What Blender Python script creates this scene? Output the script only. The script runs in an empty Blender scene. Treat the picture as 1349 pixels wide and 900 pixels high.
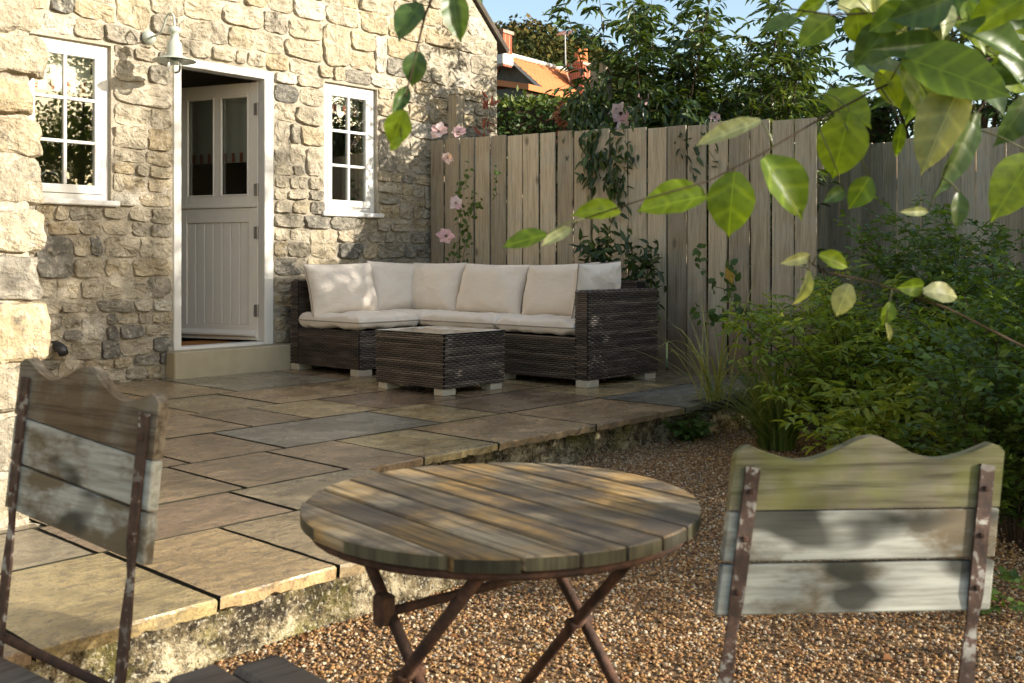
import bpy, math, random
import numpy as np
from mathutils import Vector, Matrix, noise

# ------------------------------------------------------------------ camera, sky, sun, exposure
scn = bpy.context.scene
col = scn.collection
R = math.radians
CA = (0.739, 0.673)                       # the view direction on the ground, in house axes
CAMZ = 0.83                               # eye height above the paving (paving = 0)
cam_d = bpy.data.cameras.new('camera'); cam = bpy.data.objects.new('camera', cam_d); col.objects.link(cam)
cam.location = (0, 0, CAMZ)
cam.rotation_euler = (R(90), 0, math.atan2(CA[1], CA[0]) - R(90))
cam_d.sensor_width = 36; cam_d.lens = 36 * 1342 / 1349
cam_d.shift_y = -(450 - 348) / 1349
cam_d.clip_start = 0.02; cam_d.clip_end = 2000
cam_d.dof.use_dof = True; cam_d.dof.focus_distance = 6.6; cam_d.dof.aperture_fstop = 8.5
scn.camera = cam

SUN_AZ = (0.44, -0.90)                    # towards the sun, house axes
SUN_EL = R(18)
_n = math.hypot(*SUN_AZ)
sdir = Vector((SUN_AZ[0] / _n * math.cos(SUN_EL), SUN_AZ[1] / _n * math.cos(SUN_EL), math.sin(SUN_EL)))
w = bpy.data.worlds.new('World'); scn.world = w; w.use_nodes = True
nt = w.node_tree
sky = nt.nodes.new('ShaderNodeTexSky'); sky.sky_type = 'NISHITA'; sky.sun_disc = False
sky.sun_elevation = SUN_EL; sky.sun_rotation = math.atan2(sdir.x, sdir.y)
sky.air_density = 1.0; sky.dust_density = 1.5; sky.ozone_density = 1.0
bg = nt.nodes['Background']; bg.inputs['Strength'].default_value = 0.15
nt.links.new(sky.outputs['Color'], bg.inputs['Color'])
sl = bpy.data.lights.new('sun', 'SUN'); sun = bpy.data.objects.new('sun', sl); col.objects.link(sun)
sl.energy = 4.6; sl.angle = R(0.55); sl.color = (1.0, 0.95, 0.89)
sun.rotation_euler = sdir.to_track_quat('Z', 'Y').to_euler()
scn.view_settings.view_transform = 'Standard'; scn.view_settings.look = 'None'
scn.view_settings.exposure = 1.06; scn.view_settings.gamma = 1.0
scn.view_settings.use_white_balance = True; scn.view_settings.white_balance_temperature = 6900; scn.view_settings.white_balance_tint = 8
scn.cycles.max_bounces = 6; scn.cycles.transparent_max_bounces = 10
scn.cycles.use_denoising = True

# ------------------------------------------------------------------ helpers
def W(l, d, z=0.0):                       # metres right of / in front of the eye -> house axes
    return Vector((CA[0] * d + CA[1] * l, CA[1] * d - CA[0] * l, z))
def at(px, py, d):                        # a point seen at this picture place, d metres ahead
    return W((px - 674.5) / 1342 * d, d, CAMZ + (348 - py) / 1342 * d)
def tag(o, label, cat, group=None):
    o['label'] = label; o['category'] = cat
    if group: o['group'] = group
    return o
def kind(o, k):
    o['kind'] = k; return o
def empty(name, loc=(0, 0, 0), rz=0.0):
    o = bpy.data.objects.new(name, None); col.objects.link(o)
    o.location = loc; o.rotation_euler = (0, 0, rz); o.empty_display_size = .1
    return o
def link(name, me, mat, parent=None, loc=None, rot=None):
    o = bpy.data.objects.new(name, me); col.objects.link(o)
    if mat is not None and not me.materials: me.materials.append(mat)
    if parent is not None: o.parent = parent
    if loc is not None: o.location = loc
    if rot is not None: o.rotation_euler = rot
    return o
def set_tone(me, tone):
    n = len(me.vertices)
    a = me.attributes.new('tone', 'FLOAT', 'POINT')
    v = np.full(n, float(tone), np.float32) if np.isscalar(tone) else np.asarray(tone, np.float32)
    a.data.foreach_set('value', v)
def mk(name, V, Fc, mat, parent=None, smooth=False, tone=None, loc=None, rot=None):
    me = bpy.data.meshes.new(name); me.from_pydata([tuple(v) for v in V], [], Fc); me.update()
    if smooth: me.shade_smooth()
    if tone is not None: set_tone(me, tone)
    return link(name, me, mat, parent, loc, rot)
def mk_np(name, V, Fi, mat, parent=None, smooth=False, tone=None):   # V (n,3), Fi (m,k)
    me = bpy.data.meshes.new(name)
    V = np.ascontiguousarray(V, np.float32); Fi = np.ascontiguousarray(Fi, np.int32)
    m, k = Fi.shape
    me.vertices.add(len(V)); me.vertices.foreach_set('co', V.ravel())
    me.loops.add(m * k); me.loops.foreach_set('vertex_index', Fi.ravel())
    me.polygons.add(m); me.polygons.foreach_set('loop_start', np.arange(m, dtype=np.int32) * k)
    me.polygons.foreach_set('loop_total', np.full(m, k, np.int32))
    me.polygons.foreach_set('use_smooth', np.full(m, smooth, bool))
    me.update(calc_edges=True)
    if tone is not None: set_tone(me, tone)
    return link(name, me, mat, parent)

class MB:
    def __init__(s): s.V = []; s.F = []; s.T = []
    def raw(s, V, Fc, t=0.5):
        n = len(s.V); s.V += [Vector(v) for v in V]; s.F += [tuple(i + n for i in f) for f in Fc]; s.T += [t] * len(V)
    def box(s, c, size, b=0.003, rot=None, t=0.5):
        hx, hy, hz = [max(q / 2, 1e-4) for q in size]; b = min(b, hx * .8, hy * .8, hz * .8)
        V = []; idx = {}
        for sx in (-1, 1):
            for sy in (-1, 1):
                for sz in (-1, 1):
                    for a in range(3):
                        p = [sx * (hx - b), sy * (hy - b), sz * (hz - b)]; p[a] = (sx, sy, sz)[a] * (hx, hy, hz)[a]
                        idx[(sx, sy, sz, a)] = len(V); V.append(Vector(p))
        Fc = []
        def quad(q):
            a, bb, cc = V[q[0]], V[q[1]], V[q[2]]
            n = (bb - a).cross(cc - a); m = sum((V[i] for i in q), Vector()) / len(q)
            Fc.append(tuple(q) if n.dot(m) > 0 else tuple(reversed(q)))
        for a in range(3):
            o1, o2 = [i for i in range(3) if i != a]
            for sg in (-1, 1):
                def k(p, q):
                    t3 = [0, 0, 0]; t3[a] = sg; t3[o1] = p; t3[o2] = q; return tuple(t3)
                quad([idx[(*k(p, q), a)] for p, q in ((-1, -1), (1, -1), (1, 1), (-1, 1))])
            for p in (-1, 1):
                for q in (-1, 1):
                    def k2(e):
                        t3 = [0, 0, 0]; t3[a] = e; t3[o1] = p; t3[o2] = q; return tuple(t3)
                    quad([idx[(*k2(-1), o1)], idx[(*k2(1), o1)], idx[(*k2(1), o2)], idx[(*k2(-1), o2)]])
        for sx in (-1, 1):
            for sy in (-1, 1):
                for sz in (-1, 1): quad([idx[(sx, sy, sz, a)] for a in range(3)])
        M = rot if rot is not None else Matrix.Identity(3)
        s.raw([M @ v + Vector(c) for v in V], Fc, t); return s
    def span(s, a, b, bev=0.003, t=0.5):
        return s.box([(p + q) / 2 for p, q in zip(a, b)], [abs(q - p) for p, q in zip(a, b)], bev, None, t)
    def tube(s, pts, rad, n=8, t=0.5, flat=1.0, caps=True, phase=0.0):
        pts = [Vector(p) for p in pts]; m = len(pts)
        rad = [rad] * m if np.isscalar(rad) else rad
        V = []; up = Vector((0, 0, 1)); prev = None
        for i, p in enumerate(pts):
            d = (pts[min(i + 1, m - 1)] - pts[max(i - 1, 0)]).normalized()
            if prev is None:
                a = up if abs(d.z) < .9 else Vector((1, 0, 0)); x = d.cross(a).normalized()
            else:
                x = (prev - d * prev.dot(d)).normalized()
            prev = x; y = d.cross(x)
            for k in range(n):
                g = 2 * math.pi * k / n + phase
                V.append(p + (x * math.cos(g) + y * math.sin(g) * flat) * rad[i])
        Fc = [(i * n + k, i * n + (k + 1) % n, (i + 1) * n + (k + 1) % n, (i + 1) * n + k) for i in range(m - 1) for k in range(n)]
        if caps: Fc += [tuple(range(n - 1, -1, -1)), tuple(range((m - 1) * n, m * n))]
        s.raw(V, Fc, t); return s
    def lathe(s, prof, c=(0, 0, 0), n=24, t=0.5):
        V = []; m = len(prof); c = Vector(c)
        for r, z in prof:
            for k in range(n):
                g = 2 * math.pi * k / n; V.append(c + Vector((r * math.cos(g), r * math.sin(g), z)))
        Fc = [(i * n + k, i * n + (k + 1) % n, (i + 1) * n + (k + 1) % n, (i + 1) * n + k) for i in range(m - 1) for k in range(n)]
        s.raw(V, Fc, t); return s
    def build(s, name, mat, parent=None, smooth=False, loc=None, rot=None, tone=True):
        return mk(name, s.V, s.F, mat, parent, smooth, s.T if tone else None, loc, rot)

# ------------------------------------------------------------------ materials
class NT:
    def __init__(s, name):
        s.m = bpy.data.materials.new(name); s.m.use_nodes = True; s.t = s.m.node_tree; s.t.nodes.clear()
        s.out = s.n('ShaderNodeOutputMaterial')
    def n(s, ty, **kw):
        q = s.t.nodes.new(ty)
        for k, v in kw.items(): setattr(q, k, v)
        return q
    def l(s, a, b): s.t.links.new(a, b)
    def set(s, sock, v):
        if hasattr(v, 'is_output'): s.l(v, sock)
        else: sock.default_value = v
    def obj(s): return s.n('ShaderNodeTexCoord').outputs['Object']
    def pos(s): return s.n('ShaderNodeNewGeometry').outputs['Position']
    def tone(s): return s.n('ShaderNodeAttribute', attribute_name='tone').outputs['Fac']
    def mapv(s, v, sc=(1, 1, 1), loc=(0, 0, 0)):
        q = s.n('ShaderNodeMapping'); s.l(v, q.inputs[0]); q.inputs['Scale'].default_value = sc; s.set(q.inputs['Location'], loc); return q.outputs[0]
    def noise(s, v, scale, det=4, rough=.55, dist=0):
        q = s.n('ShaderNodeTexNoise'); s.l(v, q.inputs['Vector']); q.inputs['Scale'].default_value = scale
        q.inputs['Detail'].default_value = det; q.inputs['Roughness'].default_value = rough; q.inputs['Distortion'].default_value = dist
        return q.outputs['Fac']
    def ramp(s, f, stops, interp='LINEAR'):
        q = s.n('ShaderNodeValToRGB'); s.l(f, q.inputs[0]); e = q.color_ramp.elements; q.color_ramp.interpolation = interp
        while len(e) < len(stops): e.new(.5)
        for el, (p, c) in zip(e, stops):
            el.position = p; el.color = (*c, 1) if not np.isscalar(c) else (c, c, c, 1)
        return q.outputs['Color']
    def mix(s, f, a, b, mode='MIX'):
        q = s.n('ShaderNodeMix', data_type='RGBA', blend_type=mode)
        s.set(q.inputs[0], f)
        for k, v in ((6, a), (7, b)):
            s.set(q.inputs[k], (*v, 1) if isinstance(v, tuple) and len(v) == 3 else v)
        return q.outputs[2]
    def math(s, op, a, b=0.0):
        q = s.n('ShaderNodeMath', operation=op); s.set(q.inputs[0], a); s.set(q.inputs[1], b); return q.outputs[0]
    def bump(s, h, strength=.5, dist=.01, nrm=None):
        q = s.n('ShaderNodeBump'); s.l(h, q.inputs['Height']); q.inputs['Strength'].default_value = strength; q.inputs['Distance'].default_value = dist
        if nrm is not None: s.l(nrm, q.inputs['Normal'])
        return q.outputs[0]
    def bsdf(s, base, rough=.8, nrm=None, spec=.3, **kw):
        q = s.n('ShaderNodeBsdfPrincipled'); s.set(q.inputs['Base Color'], (*base, 1) if isinstance(base, tuple) else base)
        s.set(q.inputs['Roughness'], rough); q.inputs['Specular IOR Level'].default_value = spec
        if nrm is not None: s.l(nrm, q.inputs['Normal'])
        for k, v in kw.items(): s.set(q.inputs[k], v)
        s.l(q.outputs[0], s.out.inputs[0]); return q
    def done(s): return s.m

def m_plain(name, c, rough=.6, spec=.4, metal=0.0, var=.12, nscale=9, bump=.15):
    t = NT(name); v = t.obj(); n = t.noise(v, nscale, 5)
    c2 = tuple(x * (1 - var * 2) for x in c)
    b = t.mix(n, c2, c)
    t.bsdf(b, rough, t.bump(t.noise(v, 90, 3), bump, .003), spec, Metallic=metal); return t.done()
def m_stone():
    t = NT('rubble_stone'); v = t.pos(); tn = t.tone()
    base = t.ramp(tn, [(0, (.20, .19, .165)), (.18, (.33, .295, .235)), (.4, (.46, .395, .285)), (.6, (.55, .475, .35)), (.8, (.52, .41, .25)), (1, (.64, .58, .47))])
    n1 = t.noise(v, 5, 6, .6); n2 = t.noise(v, 28, 5, .65); n3 = t.noise(v, 110, 3, .6)
    b = t.mix(t.ramp(n1, [(.35, 0), (.7, 1)]), b_dark(t, base, .62), base)
    b = t.mix(t.ramp(n2, [(.5, 0), (.72, .7)]), b, (.62, .56, .44))
    b = t.mix(t.ramp(t.noise(v, 17, 6, .7), [(.56, 0), (.68, .75)]), b, (.13, .12, .10))
    b = t.mix(t.ramp(n3, [(.3, .35), (.6, 0)]), b, (.12, .10, .07))
    h = t.math('ADD', t.math('MULTIPLY', n2, 1.0), t.math('MULTIPLY', n3, .35))
    h = t.math('ADD', h, t.math('MULTIPLY', t.noise(v, 12, 4, .6), 1.2))
    t.bsdf(b, .92, t.bump(h, .9, .02), .15); return t.done()
def b_dark(t, c, k): return t.mix(1.0, c, (k, k, k), 'MULTIPLY')
def m_mortar():
    t = NT('lime_mortar'); v = t.pos(); n1 = t.noise(v, 4, 5, .6); n2 = t.noise(v, 60, 4, .7)
    b = t.ramp(n1, [(.3, (.40, .35, .27)), (.7, (.55, .49, .39))])
    b = t.mix(t.ramp(n2, [(.35, .5), (.6, 0)]), b, (.2, .16, .11))
    t.bsdf(b, .95, t.bump(t.math('ADD', n2, t.noise(v, 14, 4)), .8, .02), .1); return t.done()
def m_paint(name, c, wear=.15):
    t = NT(name); v = t.obj(); g = t.noise(t.mapv(v, (60, 60, 4)), 1.0, 4, .6); n = t.noise(v, 6, 5, .6)
    b = t.mix(t.ramp(n, [(.4, 0), (.75, wear)]), c, tuple(x * .62 for x in c))
    t.bsdf(b, t.ramp(n, [(.3, .38), (.7, .55)]), t.bump(g, .2, .002), .4); return t.done()
def m_wood(name, cols, axis, stain=None, grain=70, rough=.8, bump=.5, knots=True, topstain=None, gd=.65):
    t = NT(name); v = t.obj(); tn = t.tone()
    off = t.n('ShaderNodeCombineXYZ'); t.l(t.math('MULTIPLY', tn, 37.0), off.inputs[0]); t.l(t.math('MULTIPLY', tn, 53.0), off.inputs[1]); t.l(t.math('MULTIPLY', tn, 71.0), off.inputs[2])
    sc = [1.0, 1.0, 1.0]; sc[axis] = .045
    vv = t.mapv(v, (1, 1, 1), off.outputs[0]); vg = t.mapv(vv, tuple(sc))
    g = t.noise(vg, grain, 5, .65, .4); g2 = t.noise(vg, grain * .22, 3, .6, .6); big = t.noise(vv, 5.5, 5, .6)
    b = t.mix(t.ramp(g2, [(.3, 0), (.7, 1)]), cols[0], cols[1])
    b = t.mix(t.ramp(big, [(.45, 0), (.60, .85)]), b, cols[2])
    b = t.mix(t.ramp(g, [(.36, gd), (.55, 0)]), b, tuple(x * .35 for x in cols[0]))
    b = t.mix(1.0, b, t.ramp(tn, [(0, .60), (1, 1.18)]), 'MULTIPLY')
    if knots:
        vo = t.n('ShaderNodeTexVoronoi'); t.l(t.mapv(vv, tuple(x if i != axis else .45 for i, x in enumerate((1, 1, 1)))), vo.inputs['Vector']); vo.inputs['Scale'].default_value = 6.0
        b = t.mix(t.ramp(vo.outputs['Distance'], [(.05, .8), (.14, 0)]), b, tuple(x * .28 for x in cols[0]))
    if stain:
        zc = t.n('ShaderNodeSeparateXYZ'); t.l(t.pos(), zc.inputs[0])
        f = t.math('ADD', zc.outputs[2], t.math('MULTIPLY', t.math('SUBTRACT', t.noise(vv, 4, 4), .5), .9))
        b = t.mix(t.ramp(f, [(.12, .75), (.55, 0)]), b, stain)
    if topstain:
        b = t.mix(t.ramp(t.noise(vv, 7, 5, .6), [(.44, 0), (.6, .8)]), b, topstain)
    t.bsdf(b, rough, t.bump(t.math('ADD', g, t.math('MULTIPLY', big, .5)), bump, .004), .25); return t.done()
def m_leaf(name, c0, c1, c2, trans=.35, rough=.45, gloss=.35):
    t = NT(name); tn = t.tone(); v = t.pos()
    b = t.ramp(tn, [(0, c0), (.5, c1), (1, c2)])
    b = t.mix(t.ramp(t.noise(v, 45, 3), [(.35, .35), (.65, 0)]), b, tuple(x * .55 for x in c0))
    p = t.bsdf(b, rough, None, gloss)
    tr = t.n('ShaderNodeBsdfTranslucent'); t.l(t.mix(1.0, b, (1.25, 1.2, .5), 'MULTIPLY'), tr.inputs[0])
    mx = t.n('ShaderNodeMixShader'); mx.inputs[0].default_value = trans
    t.l(p.outputs[0], mx.inputs[1]); t.l(tr.outputs[0], mx.inputs[2]); t.l(mx.outputs[0], t.out.inputs[0]); return t.done()
def m_bigleaf(name, c0, c1, trans):
    t = NT(name); tn = t.tone(); v = t.obj()
    sp = t.n('ShaderNodeSeparateXYZ'); t.l(v, sp.inputs[0])
    # veins: side veins fan off a pale midrib (object x runs to the tip, y across)
    ay = t.math('ABSOLUTE', sp.outputs[1])
    ph = t.math('MULTIPLY', t.math('SUBTRACT', sp.outputs[0], t.math('MULTIPLY', ay, .7)), 95.0)
    ve = t.math('POWER', t.math('ABSOLUTE', t.math('SINE', ph)), 12.0)
    mid = t.math('LESS_THAN', ay, .0009)
    vein = t.math('MAXIMUM', t.math('MULTIPLY', ve, .55), mid)
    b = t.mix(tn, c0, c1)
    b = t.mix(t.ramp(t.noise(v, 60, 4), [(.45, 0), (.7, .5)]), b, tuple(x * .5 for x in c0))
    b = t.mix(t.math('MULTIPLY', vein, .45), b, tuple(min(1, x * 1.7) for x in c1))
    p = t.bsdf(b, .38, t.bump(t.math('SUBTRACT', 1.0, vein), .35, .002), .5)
    tr = t.n('ShaderNodeBsdfTranslucent'); t.l(t.mix(1.0, b, (1.6, 1.45, .35), 'MULTIPLY'), tr.inputs[0])
    mx = t.n('ShaderNodeMixShader'); mx.inputs[0].default_value = trans
    t.l(p.outputs[0], mx.inputs[1]); t.l(tr.outputs[0], mx.inputs[2]); t.l(mx.outputs[0], t.out.inputs[0]); return t.done()
def m_glass(name, tint=(1, 1, 1)):
    t = NT(name); tr = t.n('ShaderNodeBsdfTransparent'); tr.inputs[0].default_value = (*tint, 1)
    gl = t.n('ShaderNodeBsdfGlossy'); gl.inputs['Roughness'].default_value = .015
    fr = t.n('ShaderNodeFresnel'); fr.inputs[0].default_value = 1.5
    mx = t.n('ShaderNodeMixShader'); t.l(t.math('MULTIPLY', fr.outputs[0], 1.6), mx.inputs[0]); t.l(tr.outputs[0], mx.inputs[1]); t.l(gl.outputs[0], mx.inputs[2])
    t.l(mx.outputs[0], t.out.inputs[0]); return t.done()
def m_slab():
    t = NT('sandstone_flag'); v = t.pos(); tn = t.tone()
    base = t.ramp(tn, [(0, (.22, .215, .185)), (.2, (.25, .225, .17)), (.4, (.31, .235, .135)), (.55, (.32, .22, .13)), (.7, (.22, .15, .095)), (.85, (.40, .31, .15)), (1, (.37, .25, .135))])
    vs = t.mapv(v, (1, 2.6, 1)); n1 = t.noise(vs, 2.2, 6, .62, .8); n2 = t.noise(v, 26, 5, .65); n3 = t.noise(vs, 7, 4, .55, 1.5)
    b = t.mix(t.ramp(n1, [(.40, .75), (.56, 0)]), base, t.mix(1.0, base, (.55, .52, .5), 'MULTIPLY'))
    b = t.mix(t.ramp(n3, [(.50, 0), (.64, .6)]), b, t.mix(1.0, base, (1.35, 1.3, 1.2), 'MULTIPLY'))
    n4 = t.noise(v, 150, 3, .7); n5 = t.noise(t.mapv(v, (1, 3.5, 1)), 16, 5, .7, 1.0)
    b = t.mix(t.ramp(n2, [(.38, .55), (.5, 0)]), b, (.09, .075, .06))
    b = t.mix(t.ramp(n4, [(.36, .6), (.48, 0)]), b, (.07, .055, .042))
    b = t.mix(t.ramp(n4, [(.58, 0), (.68, .45)]), b, (.46, .39, .28))
    h = t.math('ADD', t.math('ADD', t.math('MULTIPLY', n3, 1.0), t.math('MULTIPLY', n5, .8)), t.math('MULTIPLY', n4, .12))
    r = t.ramp(t.noise(v, 3.2, 4, .6), [(.38, .07), (.60, .36)])
    t.bsdf(b, r, t.bump(h, .24, .02), .5); return t.done()
def m_edge():
    t = NT('mossy_rough_stone'); v = t.pos(); n1 = t.noise(v, 4.5, 6, .65); n2 = t.noise(v, 38, 5, .7); n3 = t.noise(v, 8, 6, .7)
    b = t.ramp(n3, [(.40, (.045, .036, .026)), (.49, (.22, .175, .105)), (.60, (.56, .49, .33))])
    b = t.mix(t.ramp(n1, [(.48, 0), (.64, .75)]), b, (.19, .175, .035))
    b = t.mix(t.ramp(n2, [(.40, .9), (.48, 0)]), b, (.035, .028, .02))
    b = t.mix(t.ramp(t.noise(v, 90, 4, .7), [(.54, 0), (.62, .6)]), b, (.62, .57, .44))
    t.bsdf(b, .95, t.bump(t.math('ADD', n2, t.math('MULTIPLY', n3, 2)), 1.0, .03), .15); return t.done()
def m_pebble():
    t = NT('gravel_pebble'); oi = t.n('ShaderNodeObjectInfo'); v = t.obj()
    b = t.ramp(oi.outputs['Random'], [(0, (.17, .11, .07)), (.16, (.22, .12, .06)), (.34, (.46, .26, .10)), (.52, (.52, .35, .18)), (.68, (.36, .17, .08)), (.82, (.60, .46, .30)), (.94, (.72, .63, .49)), (1, (.22, .21, .20))])
    b = t.mix(t.ramp(t.noise(v, 1.6, 3), [(.35, .4), (.6, 0)]), b, (.12, .08, .05))
    t.bsdf(t.mix(1.0, b, (.88, .84, .77), 'MULTIPLY'), .75, None, .2); return t.done()
def m_rattan():
    t = NT('dark_rattan'); tn = t.tone(); v = t.obj()
    b = t.ramp(tn, [(0, (.024, .018, .015)), (.5, (.08, .06, .048)), (1, (.21, .165, .13))])
    t.bsdf(b, .42, t.bump(t.noise(v, 300, 2), .3, .001), .5); return t.done()
def m_fabric(name, c):
    t = NT(name); v = t.obj(); n = t.noise(v, 420, 2); n2 = t.noise(v, 5, 4, .6)
    b = t.mix(t.ramp(n2, [(.35, .25), (.65, 0)]), c, tuple(x * .8 for x in c))
    h = t.math('ADD', t.math('MULTIPLY', n, .08), t.noise(t.mapv(v, (1, 1.7, 1)), 7, 3, .5, .6))
    t.bsdf(b, .95, t.bump(h, .6, .02), .1, **{'Sheen Weight': .2}); return t.done()
def m_rust():
    t = NT('rusty_iron'); v = t.obj(); n = t.noise(v, 24, 6, .7); n2 = t.noise(v, 130, 3)
    b = t.ramp(n, [(.3, (.022, .015, .013)), (.5, (.06, .032, .022)), (.66, (.12, .058, .036)), (.78, (.22, .15, .11))])
    t.bsdf(b, .8, t.bump(t.math('ADD', n, n2), .5, .003), .3, Metallic=.1); return t.done()
def m_peeled():
    t = NT('peeling_white_paint'); v = t.obj(); tn = t.tone()
    off = t.n('ShaderNodeCombineXYZ'); t.l(t.math('MULTIPLY', tn, 31.0), off.inputs[0]); t.l(t.math('MULTIPLY', tn, 17.0), off.inputs[2])
    vv = t.mapv(v, (1, 1, 1), off.outputs[0]); vg = t.mapv(vv, (.07, 1, 1))
    g = t.noise(vg, 90, 5, .65); n = t.noise(t.mapv(vv, (.5, 1, 1)), 9, 6, .6); k = t.noise(t.mapv(vv, (.55, 1, 1.1)), 12, 2, .4)
    b = t.mix(t.ramp(g, [(.35, .6), (.6, 0)]), (.42, .42, .36), (.15, .135, .105))
    b = t.mix(t.ramp(n, [(.49, 0), (.58, .92)]), b, (.13, .095, .05))
    b = t.mix(t.ramp(k, [(.60, 0), (.70, .92)]), b, (.035, .035, .026))
    t.bsdf(b, .75, t.bump(g, .4, .003), .3); return t.done()
def m_brick():
    t = NT('red_brick'); v = t.obj(); br = t.n('ShaderNodeTexBrick'); t.l(t.mapv(v, (1, 1, 1)), br.inputs[0])
    br.inputs['Color1'].default_value = (.36, .10, .05, 1); br.inputs['Color2'].default_value = (.26, .08, .045, 1); br.inputs['Mortar'].default_value = (.4, .33, .27, 1)
    br.inputs['Scale'].default_value = 1; br.inputs['Brick Width'].default_value = .23; br.inputs['Row Height'].default_value = .08; br.inputs['Mortar Size'].default_value = .012
    n = t.noise(v, 3, 5); t.bsdf(t.mix(t.ramp(n, [(.4, .4), (.65, 0)]), br.outputs[0], (.12, .06, .04)), .9, None, .1); return t.done()

M = {}
M['stone'] = m_stone(); M['mortar'] = m_mortar()
M['white'] = m_paint('white_gloss_paint', (.70, .675, .62)); M['taupe'] = m_paint('taupe_door_paint', (.78, .71, .61), .1)
M['glass'] = m_glass('window_glass', (.93, .96, .94)); M['tableglass'] = m_glass('table_glass', (.72, .80, .77))
M['room'] = m_plain('room_plaster', (.42, .38, .31), .9, .1); M['dark'] = m_plain('dark_timber_floor', (.10, .06, .035), .6)
M['blind'] = m_plain('blind_cotton', (.62, .60, .55), .95, .1, bump=.4); M['stripe'] = m_plain('blind_stripe', (.36, .12, .08), .95, .1)
M['mat'] = m_plain('coir', (.33, .15, .05), .98, .05, nscale=60, bump=1.0)
M['steel'] = m_plain('brushed_steel', (.52, .50, .47), .35, .5, .85); M['iron'] = m_plain('black_iron', (.03, .03, .032), .5)
M['lamp'] = m_plain('sage_enamel', (.46, .50, .43), .4, .5, var=.1)
M['step'] = m_plain('sandstone_step', (.50, .43, .29), .9, .15, var=.2, nscale=7, bump=.7)
M['slab'] = m_slab(); M['edge'] = m_edge(); M['pebble'] = m_pebble()
M['pointing'] = m_plain('dark_mossy_pointing', (.03, .027, .018), .95, .1, nscale=40, bump=.8)
M['bed'] = m_plain('soil', (.045, .03, .02), .95, .1, nscale=30, bump=1.0)
M['gravelbed'] = m_plain('gravel_fines', (.24, .15, .08), .95, .1, var=.3, nscale=120, bump=1.0)
M['turf'] = m_plain('turf', (.05, .075, .025), .95, .1, nscale=2)
M['fence'] = m_wood('weathered_fence_board', [(.46, .36, .235), (.62, .50, .345), (.53, .455, .335)], 2, stain=(.20, .115, .06), grain=85, gd=.45)
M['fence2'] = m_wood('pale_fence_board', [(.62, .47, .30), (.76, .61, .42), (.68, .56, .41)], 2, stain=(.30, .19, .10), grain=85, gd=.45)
M['fencetop'] = m_wood('weathered_post', [(.36, .29, .19), (.44, .37, .26), (.34, .31, .25)], 2, grain=60)
M['sleeper'] = m_wood('dark_sleeper', [(.05, .035, .03), (.075, .055, .045), (.04, .04, .03)], 0)
M['tablewood'] = m_wood('weathered_table_slat', [(.20, .145, .085), (.50, .41, .27), (.50, .30, .10)], 1, grain=75, bump=.9, topstain=(.085, .072, .06), gd=.75)
M['tableedge'] = m_wood('algae_rim', [(.075, .065, .04), (.12, .11, .06), (.05, .045, .03)], 2, knots=False)
M['chairtop'] = m_wood('algae_chair_rail', [(.19, .16, .09), (.34, .31, .22), (.24, .25, .07)], 0, grain=70, topstain=(.14, .14, .035), gd=.8)
M['chairbrown'] = m_wood('bare_chair_rail', [(.15, .10, .055), (.24, .17, .10), (.33, .29, .22)], 0, grain=70, gd=.8)
M['peel'] = m_peeled(); M['rust'] = m_rust()
def m_strap():
    t = NT('flaking_painted_iron'); v = t.obj(); n = t.noise(v, 42, 5, .65); n2 = t.noise(v, 9, 3)
    b = t.ramp(n, [(.36, (.03, .02, .016)), (.48, (.07, .038, .026)), (.56, (.11, .06, .04)), (.60, (.40, .38, .33))])
    b = t.mix(t.ramp(n2, [(.4, 0), (.6, .7)]), b, (.06, .035, .025))
    t.bsdf(b, .7, t.bump(n, .6, .003), .35); return t.done()
M['strap'] = m_strap()
M['seatwood'] = m_wood('dark_seat_slat', [(.11, .085, .065), (.16, .13, .10), (.13, .115, .10)], 1, grain=70)
M['rattan'] = m_rattan(); M['core'] = m_plain('rattan_core', (.012, .009, .008), .7, .2)
M['cushion'] = m_fabric('cream_canvas', (.76, .675, .575)); M['piping'] = m_fabric('piping_canvas', (.36, .30, .25))
M['foot'] = m_plain('pale_foot', (.55, .49, .38), .4)
M['bark'] = m_plain('bark', (.085, .06, .04), .9, .1, var=.25, nscale=25, bump=.8); M['greenstem'] = m_plain('green_stem', (.12, .13, .045), .7)
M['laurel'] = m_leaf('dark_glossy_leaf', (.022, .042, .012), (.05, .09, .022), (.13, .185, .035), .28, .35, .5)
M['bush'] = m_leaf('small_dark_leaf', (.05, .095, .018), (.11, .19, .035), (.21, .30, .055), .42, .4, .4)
M['fern'] = m_leaf('bright_pinnate_leaf', (.10, .18, .022), (.22, .33, .04), (.38, .43, .07), .45, .45, .35)
M['grass'] = m_leaf('grass_blade', (.08, .15, .025), (.17, .24, .05), (.42, .38, .15), .4, .5, .3)
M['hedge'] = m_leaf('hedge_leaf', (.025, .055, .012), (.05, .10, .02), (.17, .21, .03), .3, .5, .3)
M['wood'] = m_leaf('autumn_wood', (.035, .045, .018), (.075, .08, .025), (.17, .115, .035), .1, .9, .05)
M['clem'] = m_leaf('clematis_leaf', (.045, .085, .018), (.08, .14, .03), (.15, .22, .045), .35, .5, .3)
M['petal'] = m_leaf('pink_petal', (.66, .36, .40), (.78, .54, .56), (.86, .72, .72), .3, .6, .2)
M['red'] = m_leaf('red_shoot_leaf', (.16, .06, .04), (.35, .09, .07), (.52, .23, .14), .35, .5, .3)
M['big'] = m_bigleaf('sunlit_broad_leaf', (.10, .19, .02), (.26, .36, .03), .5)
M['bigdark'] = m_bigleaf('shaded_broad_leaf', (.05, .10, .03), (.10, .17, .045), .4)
M['bigpale'] = m_bigleaf('pale_broad_leaf', (.27, .32, .16), (.42, .44, .22), .35)
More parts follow.
